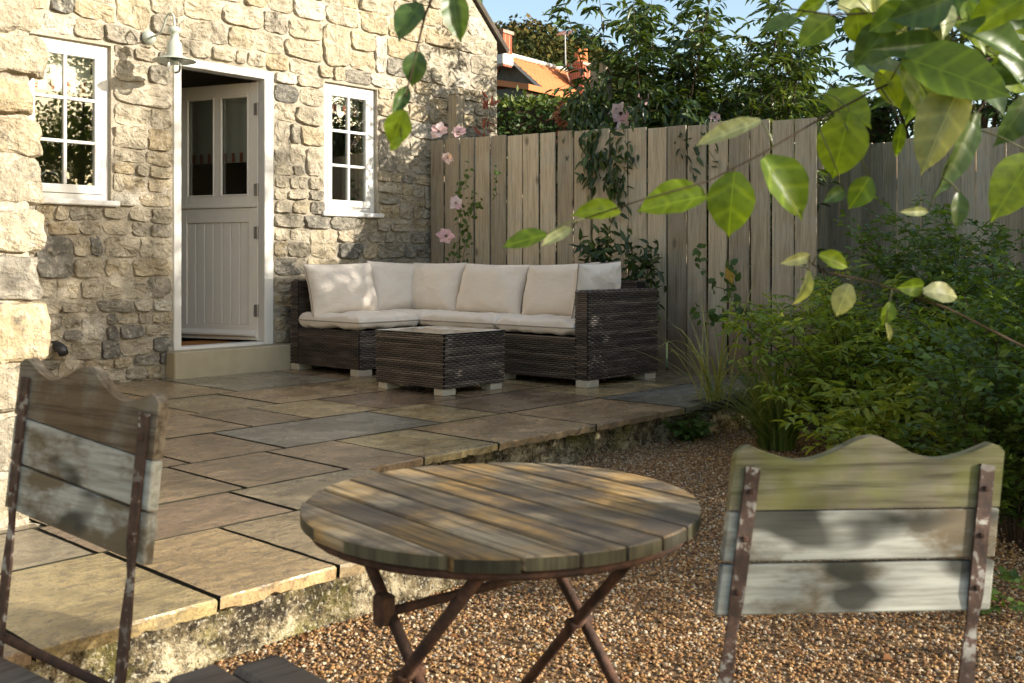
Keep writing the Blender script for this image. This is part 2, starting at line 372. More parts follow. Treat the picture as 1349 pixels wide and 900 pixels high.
M['litter'] = m_leaf('fallen_leaf', (.11, .05, .02), (.25, .11, .04), (.46, .30, .06), .2, .7, .2)
M['tile'] = m_plain('terracotta_pantile', (.56, .20, .085), .85, .1, var=.18, nscale=1.4); M['brick'] = m_brick()
M['farstone'] = m_plain('grey_field_stone', (.15, .125, .10), .95, .1, var=.35, nscale=3.5, bump=.8)
M['pale'] = m_plain('lead_white', (.60, .57, .52), .7)

# ------------------------------------------------------------------ setting: ground, gravel
def gz(x, y):
    d = CA[0] * x + CA[1] * y; l = CA[1] * x - CA[0] * y
    a = min(1, max(0, (2.6 - d) / 1.2)) * min(1, max(0, (l + .7) / .6))
    return -.19 - .07 * a + .012 * noise.noise(Vector((x * 1.3, y * 1.3, 0)))
kind(mk('ground', [(-700, -700, -.42), (700, -700, -.42), (700, 700, -.42), (-700, 700, -.42)], [(0, 1, 2, 3)], M['turf']), 'structure')
gx = np.linspace(-3.5, 6.6, 75); gy = np.linspace(-4.5, 3.42, 60)
V = [(x, y, gz(x, y)) for y in gy for x in gx]; nx = len(gx)
Fc = [(j * nx + i, j * nx + i + 1, (j + 1) * nx + i + 1, (j + 1) * nx + i) for j in range(len(gy) - 1) for i in range(nx - 1)]
kind(mk('gravel_path', V, Fc, M['gravelbed'], smooth=True), 'structure')

def pebble_mesh(seed):
    rg = random.Random(seed); import bmesh
    bm = bmesh.new(); bmesh.ops.create_icosphere(bm, subdivisions=1, radius=1)
    sx, sy, sz = rg.uniform(.8, 1.25), rg.uniform(.6, 1), rg.uniform(.45, .75)
    for v in bm.verts:
        k = rg.uniform(.68, 1.2); v.co = Vector((v.co.x * sx * k, v.co.y * sy * k, v.co.z * sz * k))
    me = bpy.data.meshes.new('pebble'); bm.to_mesh(me); bm.free(); me.materials.append(M['pebble']); return me
def gravel():
    # visible wedge of gravel carries loose pebbles; the sheet below carries the fines
    pts = []; rg = np.random.default_rng(5)
    xs = rg.uniform(-.6, 6.0, 340000); ys = rg.uniform(-.9, 3.36, 340000)
    d = CA[0] * xs + CA[1] * ys; l = CA[1] * xs - CA[0] * ys
    ok = (d > 1.75) & (np.abs(l / d) < .62) & (rg.uniform(0, 1, len(xs)) < np.clip(1.25 - (d - 2) * .17, .35, 1))
    ok &= ~((ys > 2.31) & (xs < 2.68))
    xs, ys = xs[ok], ys[ok]
    zs = np.array([gz(x, y) for x, y in zip(xs, ys)]) + rg.uniform(-.002, .006, len(xs))
    me = bpy.data.meshes.new('gravel'); me.vertices.add(len(xs)); me.vertices.foreach_set('co', np.stack([xs, ys, zs], 1).astype(np.float32).ravel()); me.update()
    o = link('gravel', me, None); kind(o, 'stuff'); tag(o, 'tan and brown pea gravel covering the ground below the paving', 'gravel')
    cl = bpy.data.collections.new('pebble_shapes')
    for i in range(6): cl.objects.link(bpy.data.objects.new('pebble', pebble_mesh(i)))
    ng = bpy.data.node_groups.new('scatter', 'GeometryNodeTree')
    ng.interface.new_socket('Geometry', in_out='INPUT', socket_type='NodeSocketGeometry'); ng.interface.new_socket('Geometry', in_out='OUTPUT', socket_type='NodeSocketGeometry')
    N = ng.nodes; gi = N.new('NodeGroupInput'); go = N.new('NodeGroupOutput'); mp = N.new('GeometryNodeMeshToPoints'); ip = N.new('GeometryNodeInstanceOnPoints')
    ci = N.new('GeometryNodeCollectionInfo'); ci.inputs['Collection'].default_value = cl; ci.inputs['Separate Children'].default_value = True; ci.inputs['Reset Children'].default_value = True
    rr = N.new('FunctionNodeRandomValue'); rr.data_type = 'FLOAT_VECTOR'; rr.inputs['Min'].default_value = (-.5, -.5, 0); rr.inputs['Max'].default_value = (.5, .5, 6.28)
    rs = N.new('FunctionNodeRandomValue'); rs.data_type = 'FLOAT'; rs.inputs[2].default_value = .0026; rs.inputs[3].default_value = .0075; rs.inputs['Seed'].default_value = 3
    ip.inputs['Pick Instance'].default_value = True
    L = ng.links.new
    L(gi.outputs[0], mp.inputs[0]); L(mp.outputs[0], ip.inputs['Points']); L(ci.outputs[0], ip.inputs['Instance']); L(rr.outputs[0], ip.inputs['Rotation']); L(rs.outputs[1], ip.inputs['Scale']); L(ip.outputs[0], go.inputs[0])
    o.modifiers.new('scatter', 'NODES').node_group = ng
gravel()

# ------------------------------------------------------------------ setting: paving
patio = kind(empty('patio', (0, 0, 0)), 'structure')
rows = [(5.78, 6.84, [-.5, .9, 1.6, 2.35, 3.16, 3.70, 4.6, 5.3, 6.0, 6.5]), (5.10, 5.78, [-.4, .8, 1.5, 2.2, 3.02, 3.54, 4.35, 4.95, 5.7, 6.6]), (4.47, 5.10, [-.5, .7, 1.4, 2.3, 2.95, 3.32, 3.82, 4.5, 5.2, 5.9, 6.7]),
        (3.85, 4.47, [-.4, .6, 1.55, 2.24, 2.71, 3.69, 4.14, 5.05, 5.98, 6.75]), (3.27, 3.85, [-.3, .6, 1.39, 2.13, 2.60, 2.98, 3.45, 4.19, 5.03, 6.85]),
        (2.85, 3.27, [-.6, .45, 1.36, 2.05, 2.66]), (2.285, 2.85, [-.7, .12, .93, 1.38, 1.75, 2.66])]
fixed = {(3.85, 2.71): .08, (5.10, 3.02): .42, (4.47, 2.95): .72, (3.27, 2.98): .86, (3.27, 5.03): .05, (5.78, 3.70): .22, (2.285, .93): .84, (2.285, 1.38): .95, (2.285, 1.75): .40, (3.27, 2.13): .56, (3.27, 2.60): .57,
         (3.85, 3.69): .9, (5.10, 3.54): 1.0, (5.78, 3.16): .45, (4.47, 3.82): .68, (4.47, 3.32): .9, (2.85, 1.36): .66, (3.85, 2.24): .55, (3.27, 3.45): .98, (3.27, 4.19): 1.0, (2.85, 2.05): .36, (3.27, 1.39): .5}
rg = random.Random(11)
def slab(x0, x1, y0, y1, tone, sd):
    r = random.Random(sd); g = .0048; x0 += g; x1 -= g; y0 += g; y1 -= g
    dz = r.uniform(-.0012, .0012); th = .034
    front = y0 < 2.3 or (3.2 < y0 < 3.23); n = 26 if front else 10; P = []
    def side(a, b, k):
        for i in range(k):
            f = i / k; p = [a[0] + (b[0] - a[0]) * f, a[1] + (b[1] - a[1]) * f]
            nn = noise.noise(Vector((p[0] * 9, p[1] * 9, sd * 1.7))) * .014
            cx, cy = (x0 + x1) / 2, (y0 + y1) / 2
            q = [p[0] - (p[0] - cx) * abs(nn) * 1.2, p[1] - (p[1] - cy) * abs(nn) * 1.2]; P.append(q)
    c = [(x0, y0), (x1, y0), (x1, y1), (x0, y1)]
    for i in range(4): side(c[i], c[(i + 1) % 4], n)
    m = len(P); cx, cy = (x0 + x1) / 2, (y0 + y1) / 2
    rag = lambda p: .010 * noise.noise(Vector((p[0] * 14, p[1] * 14, sd))) + .006 * noise.noise(Vector((p[0] * 45, p[1] * 45, sd)))
    V = [(p[0], p[1] + abs(rag(p)) * 1.2, -th + rag(p)) for p in P] + [(p[0], p[1] + rag(p) * .5, dz - .005 - abs(rag(p)) * .5) for p in P]
    V += [(p[0] + math.copysign(.003, cx - p[0]), p[1] + math.copysign(.003, cy - p[1]), dz) for p in P] + [(p[0] + (cx - p[0]) * .5, p[1] + (cy - p[1]) * .5, dz + .0015) for p in P] + [(cx, cy, dz)]
    Fc = [(k * m + i, k * m + (i + 1) % m, (k + 1) * m + (i + 1) % m, (k + 1) * m + i) for k in range(3) for i in range(m)] + [(3 * m + i, 3 * m + (i + 1) % m, 4 * m) for i in range(m)]
    o = mk('slab', V, Fc, M['slab'], patio, False, tone); o.data.materials.append(M['pointing'])
    for k in range(2 * m):                 # earth-stained sides inside the joints; the open front stays clean
        if not (front and k % m < n): o.data.polygons[k].material_index = 1
sd = 0
for y0, y1, xs in rows:
    for a, b in zip(xs, xs[1:]):
        sd += 1; ya = y0 - (.05 if y0 in (3.27, 2.285) and not (y0 == 3.27 and b <= 2.7) else 0)
        slab(a, b, ya, y1, fixed.get((y0, a), rg.choice([.3, .42, .5, .56, .66, .9, 1.0])), sd)
mb = MB(); mb.span((-1, 2.37, -.45), (2.60, 3.38, -.0055)); mb.span((-1, 3.382, -.45), (6.9, 6.9, -.005)); mb.build('patio_bedding', M['pointing'], patio)
def rough_wall(name, a, b, z0, z1, mat, parent, amp=.03, seed=1, out=None):
    a, b = Vector(a), Vector(b); Lw = (b - a).length; nxx = max(4, int(Lw / .035)); nz = 9; d = (b - a) / Lw; nr = Vector((d.y, -d.x)) if out is None else Vector(out)
    V = []; 
    for j in range(nz + 1):
        for i in range(nxx + 1):
            p = a + d * Lw * i / nxx; z = z0 + (z1 - z0) * j / nz
            k = noise.noise(Vector((i * .12, z * 9, seed))) * amp + noise.noise(Vector((i * .5, z * 30, seed + 5))) * amp * .4
            V.append((p.x + nr.x * k, p.y + nr.y * k, z))
    for i in range(nxx + 1):
        p = a + d * Lw * i / nxx; V.append((p.x - nr.x * .12, p.y - nr.y * .12, z1))
    q = nxx + 1
    Fc = [(j * q + i, j * q + i + 1, (j + 1) * q + i + 1, (j + 1) * q + i) for j in range(nz + 1) for i in range(nxx)]
    return mk(name, V, Fc, mat, parent, True)
rough_wall('retaining_wall', (-1, 2.31), (2.66, 2.31), -.34, -.032, M['edge'], patio, .045, 3)
rough_wall('retaining_wall', (2.64, 2.31), (2.64, 3.30), -.34, -.032, M['edge'], patio, .03, 8)
rough_wall('retaining_wall', (2.62, 3.30), (5.24, 3.30), -.34, -.032, M['edge'], patio, .045, 21)
# planting bed with its low sleeper wall
bed = [W(1.28, 6.2), W(1.5, 5.2), W(1.62, 4.3), W(1.50, 3.4), W(1.42, 2.6), W(1.7, 1.5), W(9, -1), W(9, 12), W(2.2, 8.5)]
bedz = -.15
cx = sum((p for p in bed), Vector()) / len(bed)
kind(mk('planting_bed', [(p.x, p.y, bedz - .06 if i < 6 else bedz) for i, p in enumerate(bed)] + [(cx.x, cx.y, bedz + .03)], [(i, (i + 1) % len(bed), len(bed)) for i in range(len(bed))][::1], M['bed']), 'structure')
t = empty('planter_wall', (5.25, 3.2, -.2)); tag(t, 'low mossy stone planter wall with dark sleeper cap at patio corner', 'wall')
rough_wall('wall_face', (.0, .0), (.75, -.05), -.2, .16, M['edge'], t, .03, 33)
rough_wall('wall_end', (.0, .7), (.0, .0), -.2, .16, M['edge'], t, .02, 35)
MB().box((.38, .05, .185), (.80, .16, .05), .006).build('cap', M['sleeper'], t)

# ------------------------------------------------------------------ cottage
WY = 6.85
cot = empty('stone_cottage', (4.3, WY, 0)); tag(cot, 'honey coloured rubble stone cottage with white windows and open stable door', 'cottage')
O = Vector((4.3, WY, 0))
def cb(mb, name, mat, parent=cot, smooth=False):
    mb.V = [v - O for v in mb.V]; return mb.build(name, mat, parent, smooth)
openings = [(2.25, 3.37, 1.27, 2.35), (3.84, 4.70, .195, 2.35), (5.21, 5.775, 1.27, 2.35)]
X0, X1, ZT = 0.6, 7.30, 3.02
xs = sorted({X0, X1, *[o[0] for o in openings], *[o[1] for o in openings]}); zs = sorted({-.3, ZT, *[o[2] for o in openings], *[o[3] for o in openings]})
mb = MB()
def inside(x, z): return any(a < x < b and c < z < d for a, b, c, d in openings)
for a, b in zip(xs, xs[1:]):
    for c, d in zip(zs, zs[1:]):
        if not inside((a + b) / 2, (c + d) / 2): mb.raw([(a, WY, c), (b, WY, c), (b, WY, d), (a, WY, d)], [(0, 1, 2, 3)])
AP = (4.3, 6.02)
mb.raw([(1.3, WY, ZT), (X1, WY, ZT), (AP[0], WY, AP[1])], [(0, 1, 2)])
for a, b, c, d in openings:
    y2 = WY + .3
    mb.raw([(a, WY, c), (b, WY, c), (b, WY, d), (a, WY, d), (a, y2, c), (b, y2, c), (b, y2, d), (a, y2, d)], [(0, 4, 5, 1), (1, 5, 6, 2), (2, 6, 7, 3), (3, 7, 4, 0)])
mb.raw([(X1, WY, -.3), (X1, WY + 7, -.3), (X1, WY + 7, ZT), (X1, WY, ZT)], [(0, 1, 2, 3)])
wall = cb(mb, 'wall', M['mortar'])
# rubble stones, each with its own face
def stone_mesh(cs, seed, prot):           # cs: 4 corners (x,z) ccw from lower left; rough plate standing out to -y
    r = random.Random(seed); n = 26; V = []; Fc = []
    ex = r.uniform(3.2, 9.0); ph = r.uniform(0, 9); tl, tu = r.uniform(-.5, .5), r.uniform(-.6, .4)
    cut = [r.uniform(0, .30) if r.random() < .55 else 0 for _ in range(4)]
    def bil(u, v):
        u = (u + 1) / 2; v = (v + 1) / 2
        return [cs[0][k] * (1 - u) * (1 - v) + cs[1][k] * u * (1 - v) + cs[2][k] * u * v + cs[3][k] * (1 - u) * v for k in (0, 1)]
    rings = [(1.0, -.03), (.995, .62), (.955, .95), (.80, 1.0), (.50, 1.0), (.22, 1.0)]
    for ri, (k, hgt) in enumerate(rings):
        for i in range(n):
            a = 2 * math.pi * i / n; c, s_ = math.cos(a), math.sin(a)
            q = (abs(c) ** ex + abs(s_) ** ex) ** (-1 / ex)
            cc = cut[(0 if c > 0 else 1) + (0 if s_ > 0 else 2)]; q = min(q, (2 - cc * 1.3) / (abs(c) + abs(s_)))
            q *= 1 + .10 * noise.noise(Vector((c * 1.7 + ph, s_ * 1.7, seed * .37))) + .06 * noise.noise(Vector((c * 4.5 + ph, s_ * 4.5, seed * .7)))
            u, v = c * q * k, s_ * q * k; x, z = bil(u, v)
            rel = .022 * noise.noise(Vector((x * 13, z * 15, seed))) + .012 * noise.noise(Vector((x * 38, z * 38, seed))) + .006 * noise.noise(Vector((x * 85, z * 85, seed)))
            h = hgt if ri == 0 else prot * hgt * (1 + tl * u + tu * v) + rel * (1.0 if ri > 1 else .5)
            V.append((x, -h, z))
    x, z = bil(0, 0); V.append((x, -prot - .01 * noise.noise(Vector((x * 13, z * 15, seed))), z)); m = len(rings)
    Fc = [(r_ * n + i, r_ * n + (i + 1) % n, (r_ + 1) * n + (i + 1) % n, (r_ + 1) * n + i) for r_ in range(m - 1) for i in range(n)] + [((m - 1) * n + i, (m - 1) * n + (i + 1) % n, m * n) for i in range(n)]
    return V, Fc
def stones():
    r = random.Random(4); out = []
    bands = [(0.0, .195, .10, .16), (.195, 1.235, .085, .165), (1.235, 2.37, .085, .17), (2.37, 3.62, .095, .19), (3.62, 5.9, .16, .26)]
    rws = []
    for a, b, lo, hi in bands:
        z = a; hs = []
        while z < b - lo * .6: h = r.uniform(lo, hi); hs.append(h); z += h
        k = (b - a) / sum(hs); z = a
        for h in hs: rws.append((z, z + h * k)); z += h * k
    nb = len(rws); blocked = []
    def wob(x, z):
        near = min([abs(z - q) for o in openings for q in (o[2] - .035, o[3]) if o[0] - .35 < x < o[1] + .35] + [1])
        return .035 * noise.noise(Vector((x * 1.6, z * 7.3, 2))) * min(1, near / .12)
    for k, (za, zb) in enumerate(rws):
        free = []; x = 1.5
        zm = (za + zb) / 2
        bl = sorted([(o[0] - .012, o[1] + .012) for o in openings if o[2] - .05 < zm < o[3]] + blocked); nb_ = []
        cur = 1.5
        xmax = X1 if zm < 3.0 else X1 - (zm - 2.95) * 1.0
        for a, b in bl:
            if a > cur: free.append((cur, a))
            cur = max(cur, b)
        if cur < xmax: free.append((cur, xmax))
        blocked = []
        for a, b in free:
            x = a; ws = []; h = zb - za
            while x < b - h * .5: q = h * r.uniform(.8, 2.5); ws.append(q); x += q
            if not ws: continue
            f = (b - a) / sum(ws); x = a
            for q in ws:
                q *= f; x2 = x + q; top = zb; tall = False
                if r.random() < .13 and k + 1 < len(rws) and q < .3 and not any(o[0] - .3 < x2 and x < o[1] + .3 and abs(zb - e) < .2 for o in openings for e in (o[2], o[3])):
                    top = rws[k + 1][1]; tall = True; blocked.append((x, x2))
                g = r.uniform(.001, .009)
                sl_ = r.uniform(-.02, .02) if not (abs(x - a) < .01 or abs(x2 - b) < .01) else 0
                cs = [(x + g, za + wob(x, za) + g), (x2 - g, za + wob(x2, za) + g), (x2 - g + sl_, top + wob(x2, top) - g), (x + g + sl_, top + wob(x, top) - g)]
                out.append(cs); x = x2
    return out
st = [c for c in stones() if not (abs((c[0][0] + c[1][0]) / 2 - 4.32) < .5 and c[2][1] < .25)]
def vis(c):
    x, z = (c[0][0] + c[1][0]) / 2, (c[0][1] + c[2][1]) / 2
    d = CA[0] * x + CA[1] * WY; l = CA[1] * x - CA[0] * WY
    px, py = 674.5 + l / d * 1342, 348 - (z - CAMZ) / d * 1342
    inv = 48 < px < 660 and -5 < py < 505 and not (385 < px < 560 and py > 430)
    return (1 if inv else 0) * (c[1][0] - c[0][0]) * (c[2][1] - c[0][1]) / d ** 2
st.sort(key=vis, reverse=True)
mbr = MB(); rg = random.Random(8)
for i, cs in enumerate(st):
    V, Fc = stone_mesh(cs, i + 1, rg.uniform(.006, .028))
    tn = min(1, max(0, rg.gauss(.60, .24))); zz = cs[0][1]
    if zz < 1.2 and rg.random() < .17: tn = rg.uniform(0, .25)
    ax = (cs[0][0] + cs[1][0]) / 2; az = (cs[0][1] + cs[2][1]) / 2
    if i < 299 and vis(cs) > 0: mk('stone', [(v[0] - ax, v[1], v[2] - az) for v in V], Fc, M['stone'], wall, False, tn, (ax - O.x, 0, az))
    else: mbr.raw([(v[0] - O.x, v[1], v[2]) for v in V], Fc, tn)
kind(mbr.build('small_stones', M['stone'], wall, False), 'stuff')
# projecting wing at the left, big quoins
wing = cb(MB().span((-4.5, 3.33, -.3), (1.37, 9.0, 3.6), .01), 'wing_wall', M['mortar'])
def rock(c, size, seed, amp=.018):
    V = []; Fc = []; n = 12; r_ = random.Random(seed)
    for ax in range(3):
        for sg in (-1, 1):
            b0 = len(V)
            for j in range(n):
                for i in range(n):
                    p = [0, 0, 0]; p[ax] = sg; p[(ax + 1) % 3] = -1 + 2 * i / (n - 1); p[(ax + 2) % 3] = -1 + 2 * j / (n - 1)
                    q = Vector(p); e = 14.0; q = q / ((abs(q.x) ** e + abs(q.y) ** e + abs(q.z) ** e) ** (1 / e))
                    v = Vector((c[0] + q.x * size[0] / 2, c[1] + q.y * size[1] / 2, c[2] + q.z * size[2] / 2))
                    v += Vector((noise.noise(v * 7 + Vector((seed, 0, 0))), noise.noise(v * 7 + Vector((0, seed, 0))), noise.noise(v * 7 + Vector((0, 0, seed))))) * amp
                    v += q * noise.noise(v * 24 + Vector((seed, 3, 0))) * amp * .7
                    V.append(v)
            for j in range(n - 1):
                for i in range(n - 1):
                    f = (b0 + j * n + i, b0 + j * n + i + 1, b0 + (j + 1) * n + i + 1, b0 + (j + 1) * n + i)
                    Fc.append(f if sg > 0 else tuple(reversed(f)))
    return V, Fc
z = -.12; rg = random.Random(3); k = 0
while z < 3.4:
    h = rg.uniform(.11, .20); xr = 1.40 + rg.uniform(-.018, .03); x = xr; first = True
    while x > .2:
        wd = rg.uniform(.2, .5) if first else rg.uniform(.18, .4); k += 1
        V, Fc = rock((x - wd / 2, 3.33 + .11, z + h / 2), (wd - .012, .26 + rg.uniform(-.02, .03), h - rg.uniform(.008, .02)), k, .018)
        c = Vector((x - wd / 2, 3.33, z + h / 2))
        mk('quoin' if first else 'stone', [v - c for v in V], Fc, M['stone'], wing, False, min(1, max(0, rg.gauss(.52, .22))), c - O)
        x -= wd; first = False
    z += h
MB().tube([(3.0, 3.0, 0), (3.0, 3.0, 0)], .01)
# roof over the gable with a tile verge
def slope(p0, p1, name):
    mb = MB(); d = Vector((p1[0] - p0[0], 0, p1[1] - p0[1])); n = Vector((-d.z, 0, d.x)).normalized()
    if n.z < 0: n = -n
    for lo, hi, mt in ((.0, .018, 'dark'), (.020, .045, 'tile')):
        a = [Vector((p0[0], WY - .035, p0[1])) + n * lo, Vector((p1[0], WY - .035, p1[1])) + n * lo, Vector((p1[0], WY - .035, p1[1])) + n * hi, Vector((p0[0], WY - .035, p0[1])) + n * hi]
        q = [v + Vector((0, 7.2, 0)) for v in a]; m2 = MB(); m2.raw(a + q, [(0, 1, 2, 3), (7, 6, 5, 4), (0, 4, 5, 1), (1, 5, 6, 2), (2, 6, 7, 3), (3, 7, 4, 0)])
        cb(m2, name if mt == 'tile' else 'soffit', M['farstone'])
slope((X1 + .12, ZT - .10), AP, 'roof'); slope((1.18, ZT - .10), AP, 'roof')
# room behind the openings
mb = MB(); x0, x1, y0, y1, z0, z1 = 1.4, 7.2, WY + .3, WY + 3.6, .19, 2.62
mb.raw([(x0, y0, z0), (x1, y0, z0), (x1, y1, z0), (x0, y1, z0), (x0, y0, z1), (x1, y0, z1), (x1, y1, z1), (x0, y1, z1)], [(0, 4, 7, 3), (1, 2, 6, 5), (3, 7, 6, 2), (4, 5, 6, 7)])
cb(mb, 'interior_wall', M['room'])
mb = MB()
for a, b in zip(xs, xs[1:]):
    for c, d in zip([.19] + zs[1:-1], zs[1:-1] + [2.62]):
        if d - c > .01 and not inside((a + b) / 2, (c + d) / 2): mb.raw([(a, WY + .302, c), (b, WY + .302, c), (b, WY + .302, d), (a, WY + .302, d)], [(3, 2, 1, 0)])
cb(mb, 'interior_lining', M['room'])
cb(MB().raw([(x0, y0, z0), (x1, y0, z0), (x1, y1, z0), (x0, y1, z0)], [(0, 1, 2, 3)]) or (lambda m: (m.raw([(x0, y0 - .29, z0), (x1, y0 - .29, z0), (x1, y1, z0), (x0, y1, z0)], [(0, 1, 2, 3)]), m)[1])(MB()), 'interior_floor', M['dark'])
# windows
def window(a, b, c, d, sashes, hinge_right=True):
    y = WY + .035; fw = .05
    mb = MB(); mb.span((a, y, c), (a + fw, y + .09, d)); mb.span((b - fw, y, c), (b, y + .09, d)); mb.span((a + fw, y, d - fw), (b - fw, y + .09, d)); mb.span((a + fw, y, c), (b - fw, y + .09, c + fw * .8))
    win = cb(mb, 'window', M['white'])
    cb(MB().span((a - .045, WY - .05, c - .04), (b + .045, WY + .12, c - .001), .008), 'sill', M['white'], win)
    n = sashes; sw = (b - a - 2 * fw) / n
    for s in range(n):
        p, q = a + fw + s * sw + .003, a + fw + (s + 1) * sw - .003; e, f = c + fw * .8 + .003, d - fw - .003; ss = .047; ys = y - .006
        m = MB(); m.span((p, ys, e), (p + ss, ys + .045, f)); m.span((q - ss, ys, e), (q, ys + .045, f)); m.span((p + ss, ys, f - ss), (q - ss, ys + .045, f)); m.span((p + ss, ys, e), (q - ss, ys + .045, e + ss * 1.25))
        cb(m, 'sash', M['white'], win)
        gx0, gx1, gz0, gz1 = p + ss, q - ss, e + ss * 1.25, f - ss; bw = .022; gm = (gx0 + gx1) / 2
        cb(MB().span((gm - bw / 2, ys + .004, gz0), (gm + bw / 2, ys + .040, gz1)), 'glazing_bar', M['white'], win)
        for k in (1, 2):
            zz = gz0 + (gz1 - gz0) * k / 3
            for u0, u1 in ((gx0, gm - bw / 2), (gm + bw / 2, gx1)):
                cb(MB().span((u0, ys + .005, zz - bw / 2), (u1, ys + .039, zz + bw / 2)), 'glazing_bar', M['white'], win)
        for u0, u1 in ((gx0, gm - bw / 2), (gm + bw / 2, gx1)):
            for k in range(3):
                v0 = gz0 + (gz1 - gz0) * k / 3; v1 = gz0 + (gz1 - gz0) * (k + 1) / 3
                cb(MB().span((u0 - .004, ys + .02, v0 - .004), (u1 + .004, ys + .025, v1 + .004), .0005), 'pane', M['glass'], win)
        hx = q - .012 if s == n - 1 else p + .012
        for zz in (e + .12, f - .14): cb(MB().span((hx - .006, ys - .006, zz - .035), (hx + .006, ys + .002, zz + .035), .002), 'hinge', M['steel'], win)
window(*openings[0], 2); window(*openings[2], 1)
def blind(loc, wd, h, nstripe, label, rz=0, parent=None):
    t = empty('window_blind', loc, rz); tag(t, label, 'blind')
    V = []; n = 40
    for j in (0, 1):
        for i in range(n + 1): V.append((-wd / 2 + wd * i / n, .006 * math.sin(i * .9), -h * j))
    mk('fabric', V, [(i, i + 1, n + 2 + i, n + 1 + i) for i in range(n)], M['blind'], t, True)
    MB().box((0, .012, .01), (wd + .02, .02, .025), .003).build('rail', M['white'], t)
    for i in range(nstripe):
        x = -wd / 2 + wd * (i + .5) / nstripe; MB().box((x, -.012, -h + .04), (wd / nstripe * .35, .003, .075), .0005).build('stripe', M['stripe'], t)
blind((2.81, WY + .17, 2.32), .98, .30, 9, 'cream blind with red hem stripes inside the kitchen window by the wing')
blind((5.49, WY + .17, 2.32), .44, .20, 4, 'cream blind with red hem stripes inside the small window')
# kitchen tap behind the left window
t = empty('kitchen_tap', (3.02, WY + .42, 1.14)); tag(t, 'arched steel tap behind the left window', 'tap')
MB().tube([(0, 0, 0), (0, 0, .22), (.02, -.01, .30), (.07, -.03, .345), (.13, -.05, .33), (.16, -.06, .27)], .011, 8).build('spout', M['steel'], t, True)
MB().lathe([(.0, 0), (.03, 0), (.028, .04), (.0, .045)], (0, 0, 0), 14).build('base', M['steel'], t, True)
MB().tube([(.0, 0, .08), (-.05, .0, .11)], .006, 6).build('lever', M['steel'], t)
tag(MB().box((0, 0, 0), (1.5, .5, .04), .004).build('kitchen_worktop', M['dark'], None, loc=(2.75, WY + .56, 1.118)), 'dark worktop under the tap behind the left window', 'worktop')
# door frame, step, leaves
a, b, c, d = openings[1]; y = WY - .012; fw = .062
mb = MB(); mb.span((a, y, c), (a + fw, y + .12, d), .005); mb.span((b - fw - .02, y, c), (b, y + .12, d), .005); mb.span((a + fw, y, d - fw), (b - fw - .02, y + .12, d), .005)
fr = cb(mb, 'door_frame', M['white'])
cb(MB().span((a + fw, WY + .0, c - .002), (b - fw - .02, WY + .13, c + .022), .004), 'threshold', M['white'], fr)
cb(MB().span((3.775, WY - .14, -.03), (4.855, WY + .0, .193), .008), 'doorstep', M['step'])
hx, hy = b - fw - .022, WY + .075; rot = (0, 0, R(-70)); lw = .80; th = .045
def leaf_part(parent, name, mb, mat): return mb.build(name, mat, parent)
def dleaf(name, z0, z1, label=None):
    return (hx - O.x, hy - O.y, 0)
ud = MB(); s = .095; z0, z1 = 1.285, 2.275
ud.span((-s, 0, z0), (-.004, th, z1)); ud.span((-lw, 0, z0), (-lw + s, th, z1)); ud.span((-lw + s, 0, z1 - .10), (-s, th, z1)); ud.span((-lw + s, 0, z0), (-s, th, z0 + .09))
ud.span((-lw / 2 - .03, 0, z0 + .09), (-lw / 2 + .03, th, z1 - .10))
ud = ud.build('upper_door', M['taupe'], cot, loc=(hx - O.x, hy - O.y, 0), rot=rot)
for u0, u1 in ((-lw + s, -lw / 2 - .03), (-lw / 2 + .03, -s)):
    MB().span((u0 - .003, .02, z0 + .087), (u1 + .003, .025, z1 - .097), .0005).build('pane', M['glass'], ud)
    m = MB(); e = .014
    m.span((u0, -.004, z0 + .09), (u0 + e, .016, z1 - .10), .004); m.span((u1 - e, -.004, z0 + .09), (u1, .016, z1 - .10), .004); m.span((u0 + e, -.004, z1 - .10 - e), (u1 - e, .016, z1 - .10), .004); m.span((u0 + e, -.004, z0 + .09), (u1 - e, .016, z0 + .09 + e), .004)
    m.build('glazing_bead', M['taupe'], ud)
MB().span((-lw, -.014, z0 - .004), (-.03, -.0005, z0 + .022), .004).build('weather_bar', M['taupe'], ud)
ld = MB(); z0, z1 = .225, 1.279
ld.span((-s, 0, z0), (-.004, th, z1)); ld.span((-lw, 0, z0), (-lw + s, th, z1)); ld.span((-lw + s, 0, z1 - .115), (-s, th, z1)); ld.span((-lw + s, 0, z0), (-s, th, z0 + .12))
ld = ld.build('lower_door', M['taupe'], cot, loc=(hx - O.x, hy - O.y, 0), rot=rot)
nbd = 7; wb = (lw - 2 * s) / nbd
for i in range(nbd):
    x = -lw + s + wb * i; MB().span((x + .0015, .010, z0 + .12), (x + wb - .0015, .034, z1 - .115), .005).build('board', M['taupe'], ld)
mb = MB(); mb.raw([(-lw + .01, 0, .245), (-.012, 0, .245), (-.012, -.03, .262), (-lw + .01, -.03, .262), (-lw + .01, -.03, .275), (-.012, -.03, .275), (-.012, 0, .305), (-lw + .01, 0, .305)], [(0, 1, 2, 3), (3, 2, 5, 4), (4, 5, 6, 7), (0, 3, 4, 7), (1, 6, 5, 2)])
mb.build('drip_rail', M['taupe'], ld)
for par, zz in ((ud, 2.06), (ud, 1.42), (ld, 1.08), (ld, .46)):
    m = MB(); m.tube([(0, -.008, zz - .05), (0, -.008, zz + .05)], .008, 8); m.span((-.04, -.004, zz - .048), (-.006, .0006, zz + .048), .001); m.build('hinge', M['steel'], par)
hm = Matrix.Rotation(R(-70), 4, 'Z')
bl_loc = Vector((hx, hy, 0)) + hm @ Vector((-lw / 2, .062, 2.17))
blind(bl_loc, lw - .16, .52, 8, 'pale blind with striped hem hung behind the door glass', R(-70))
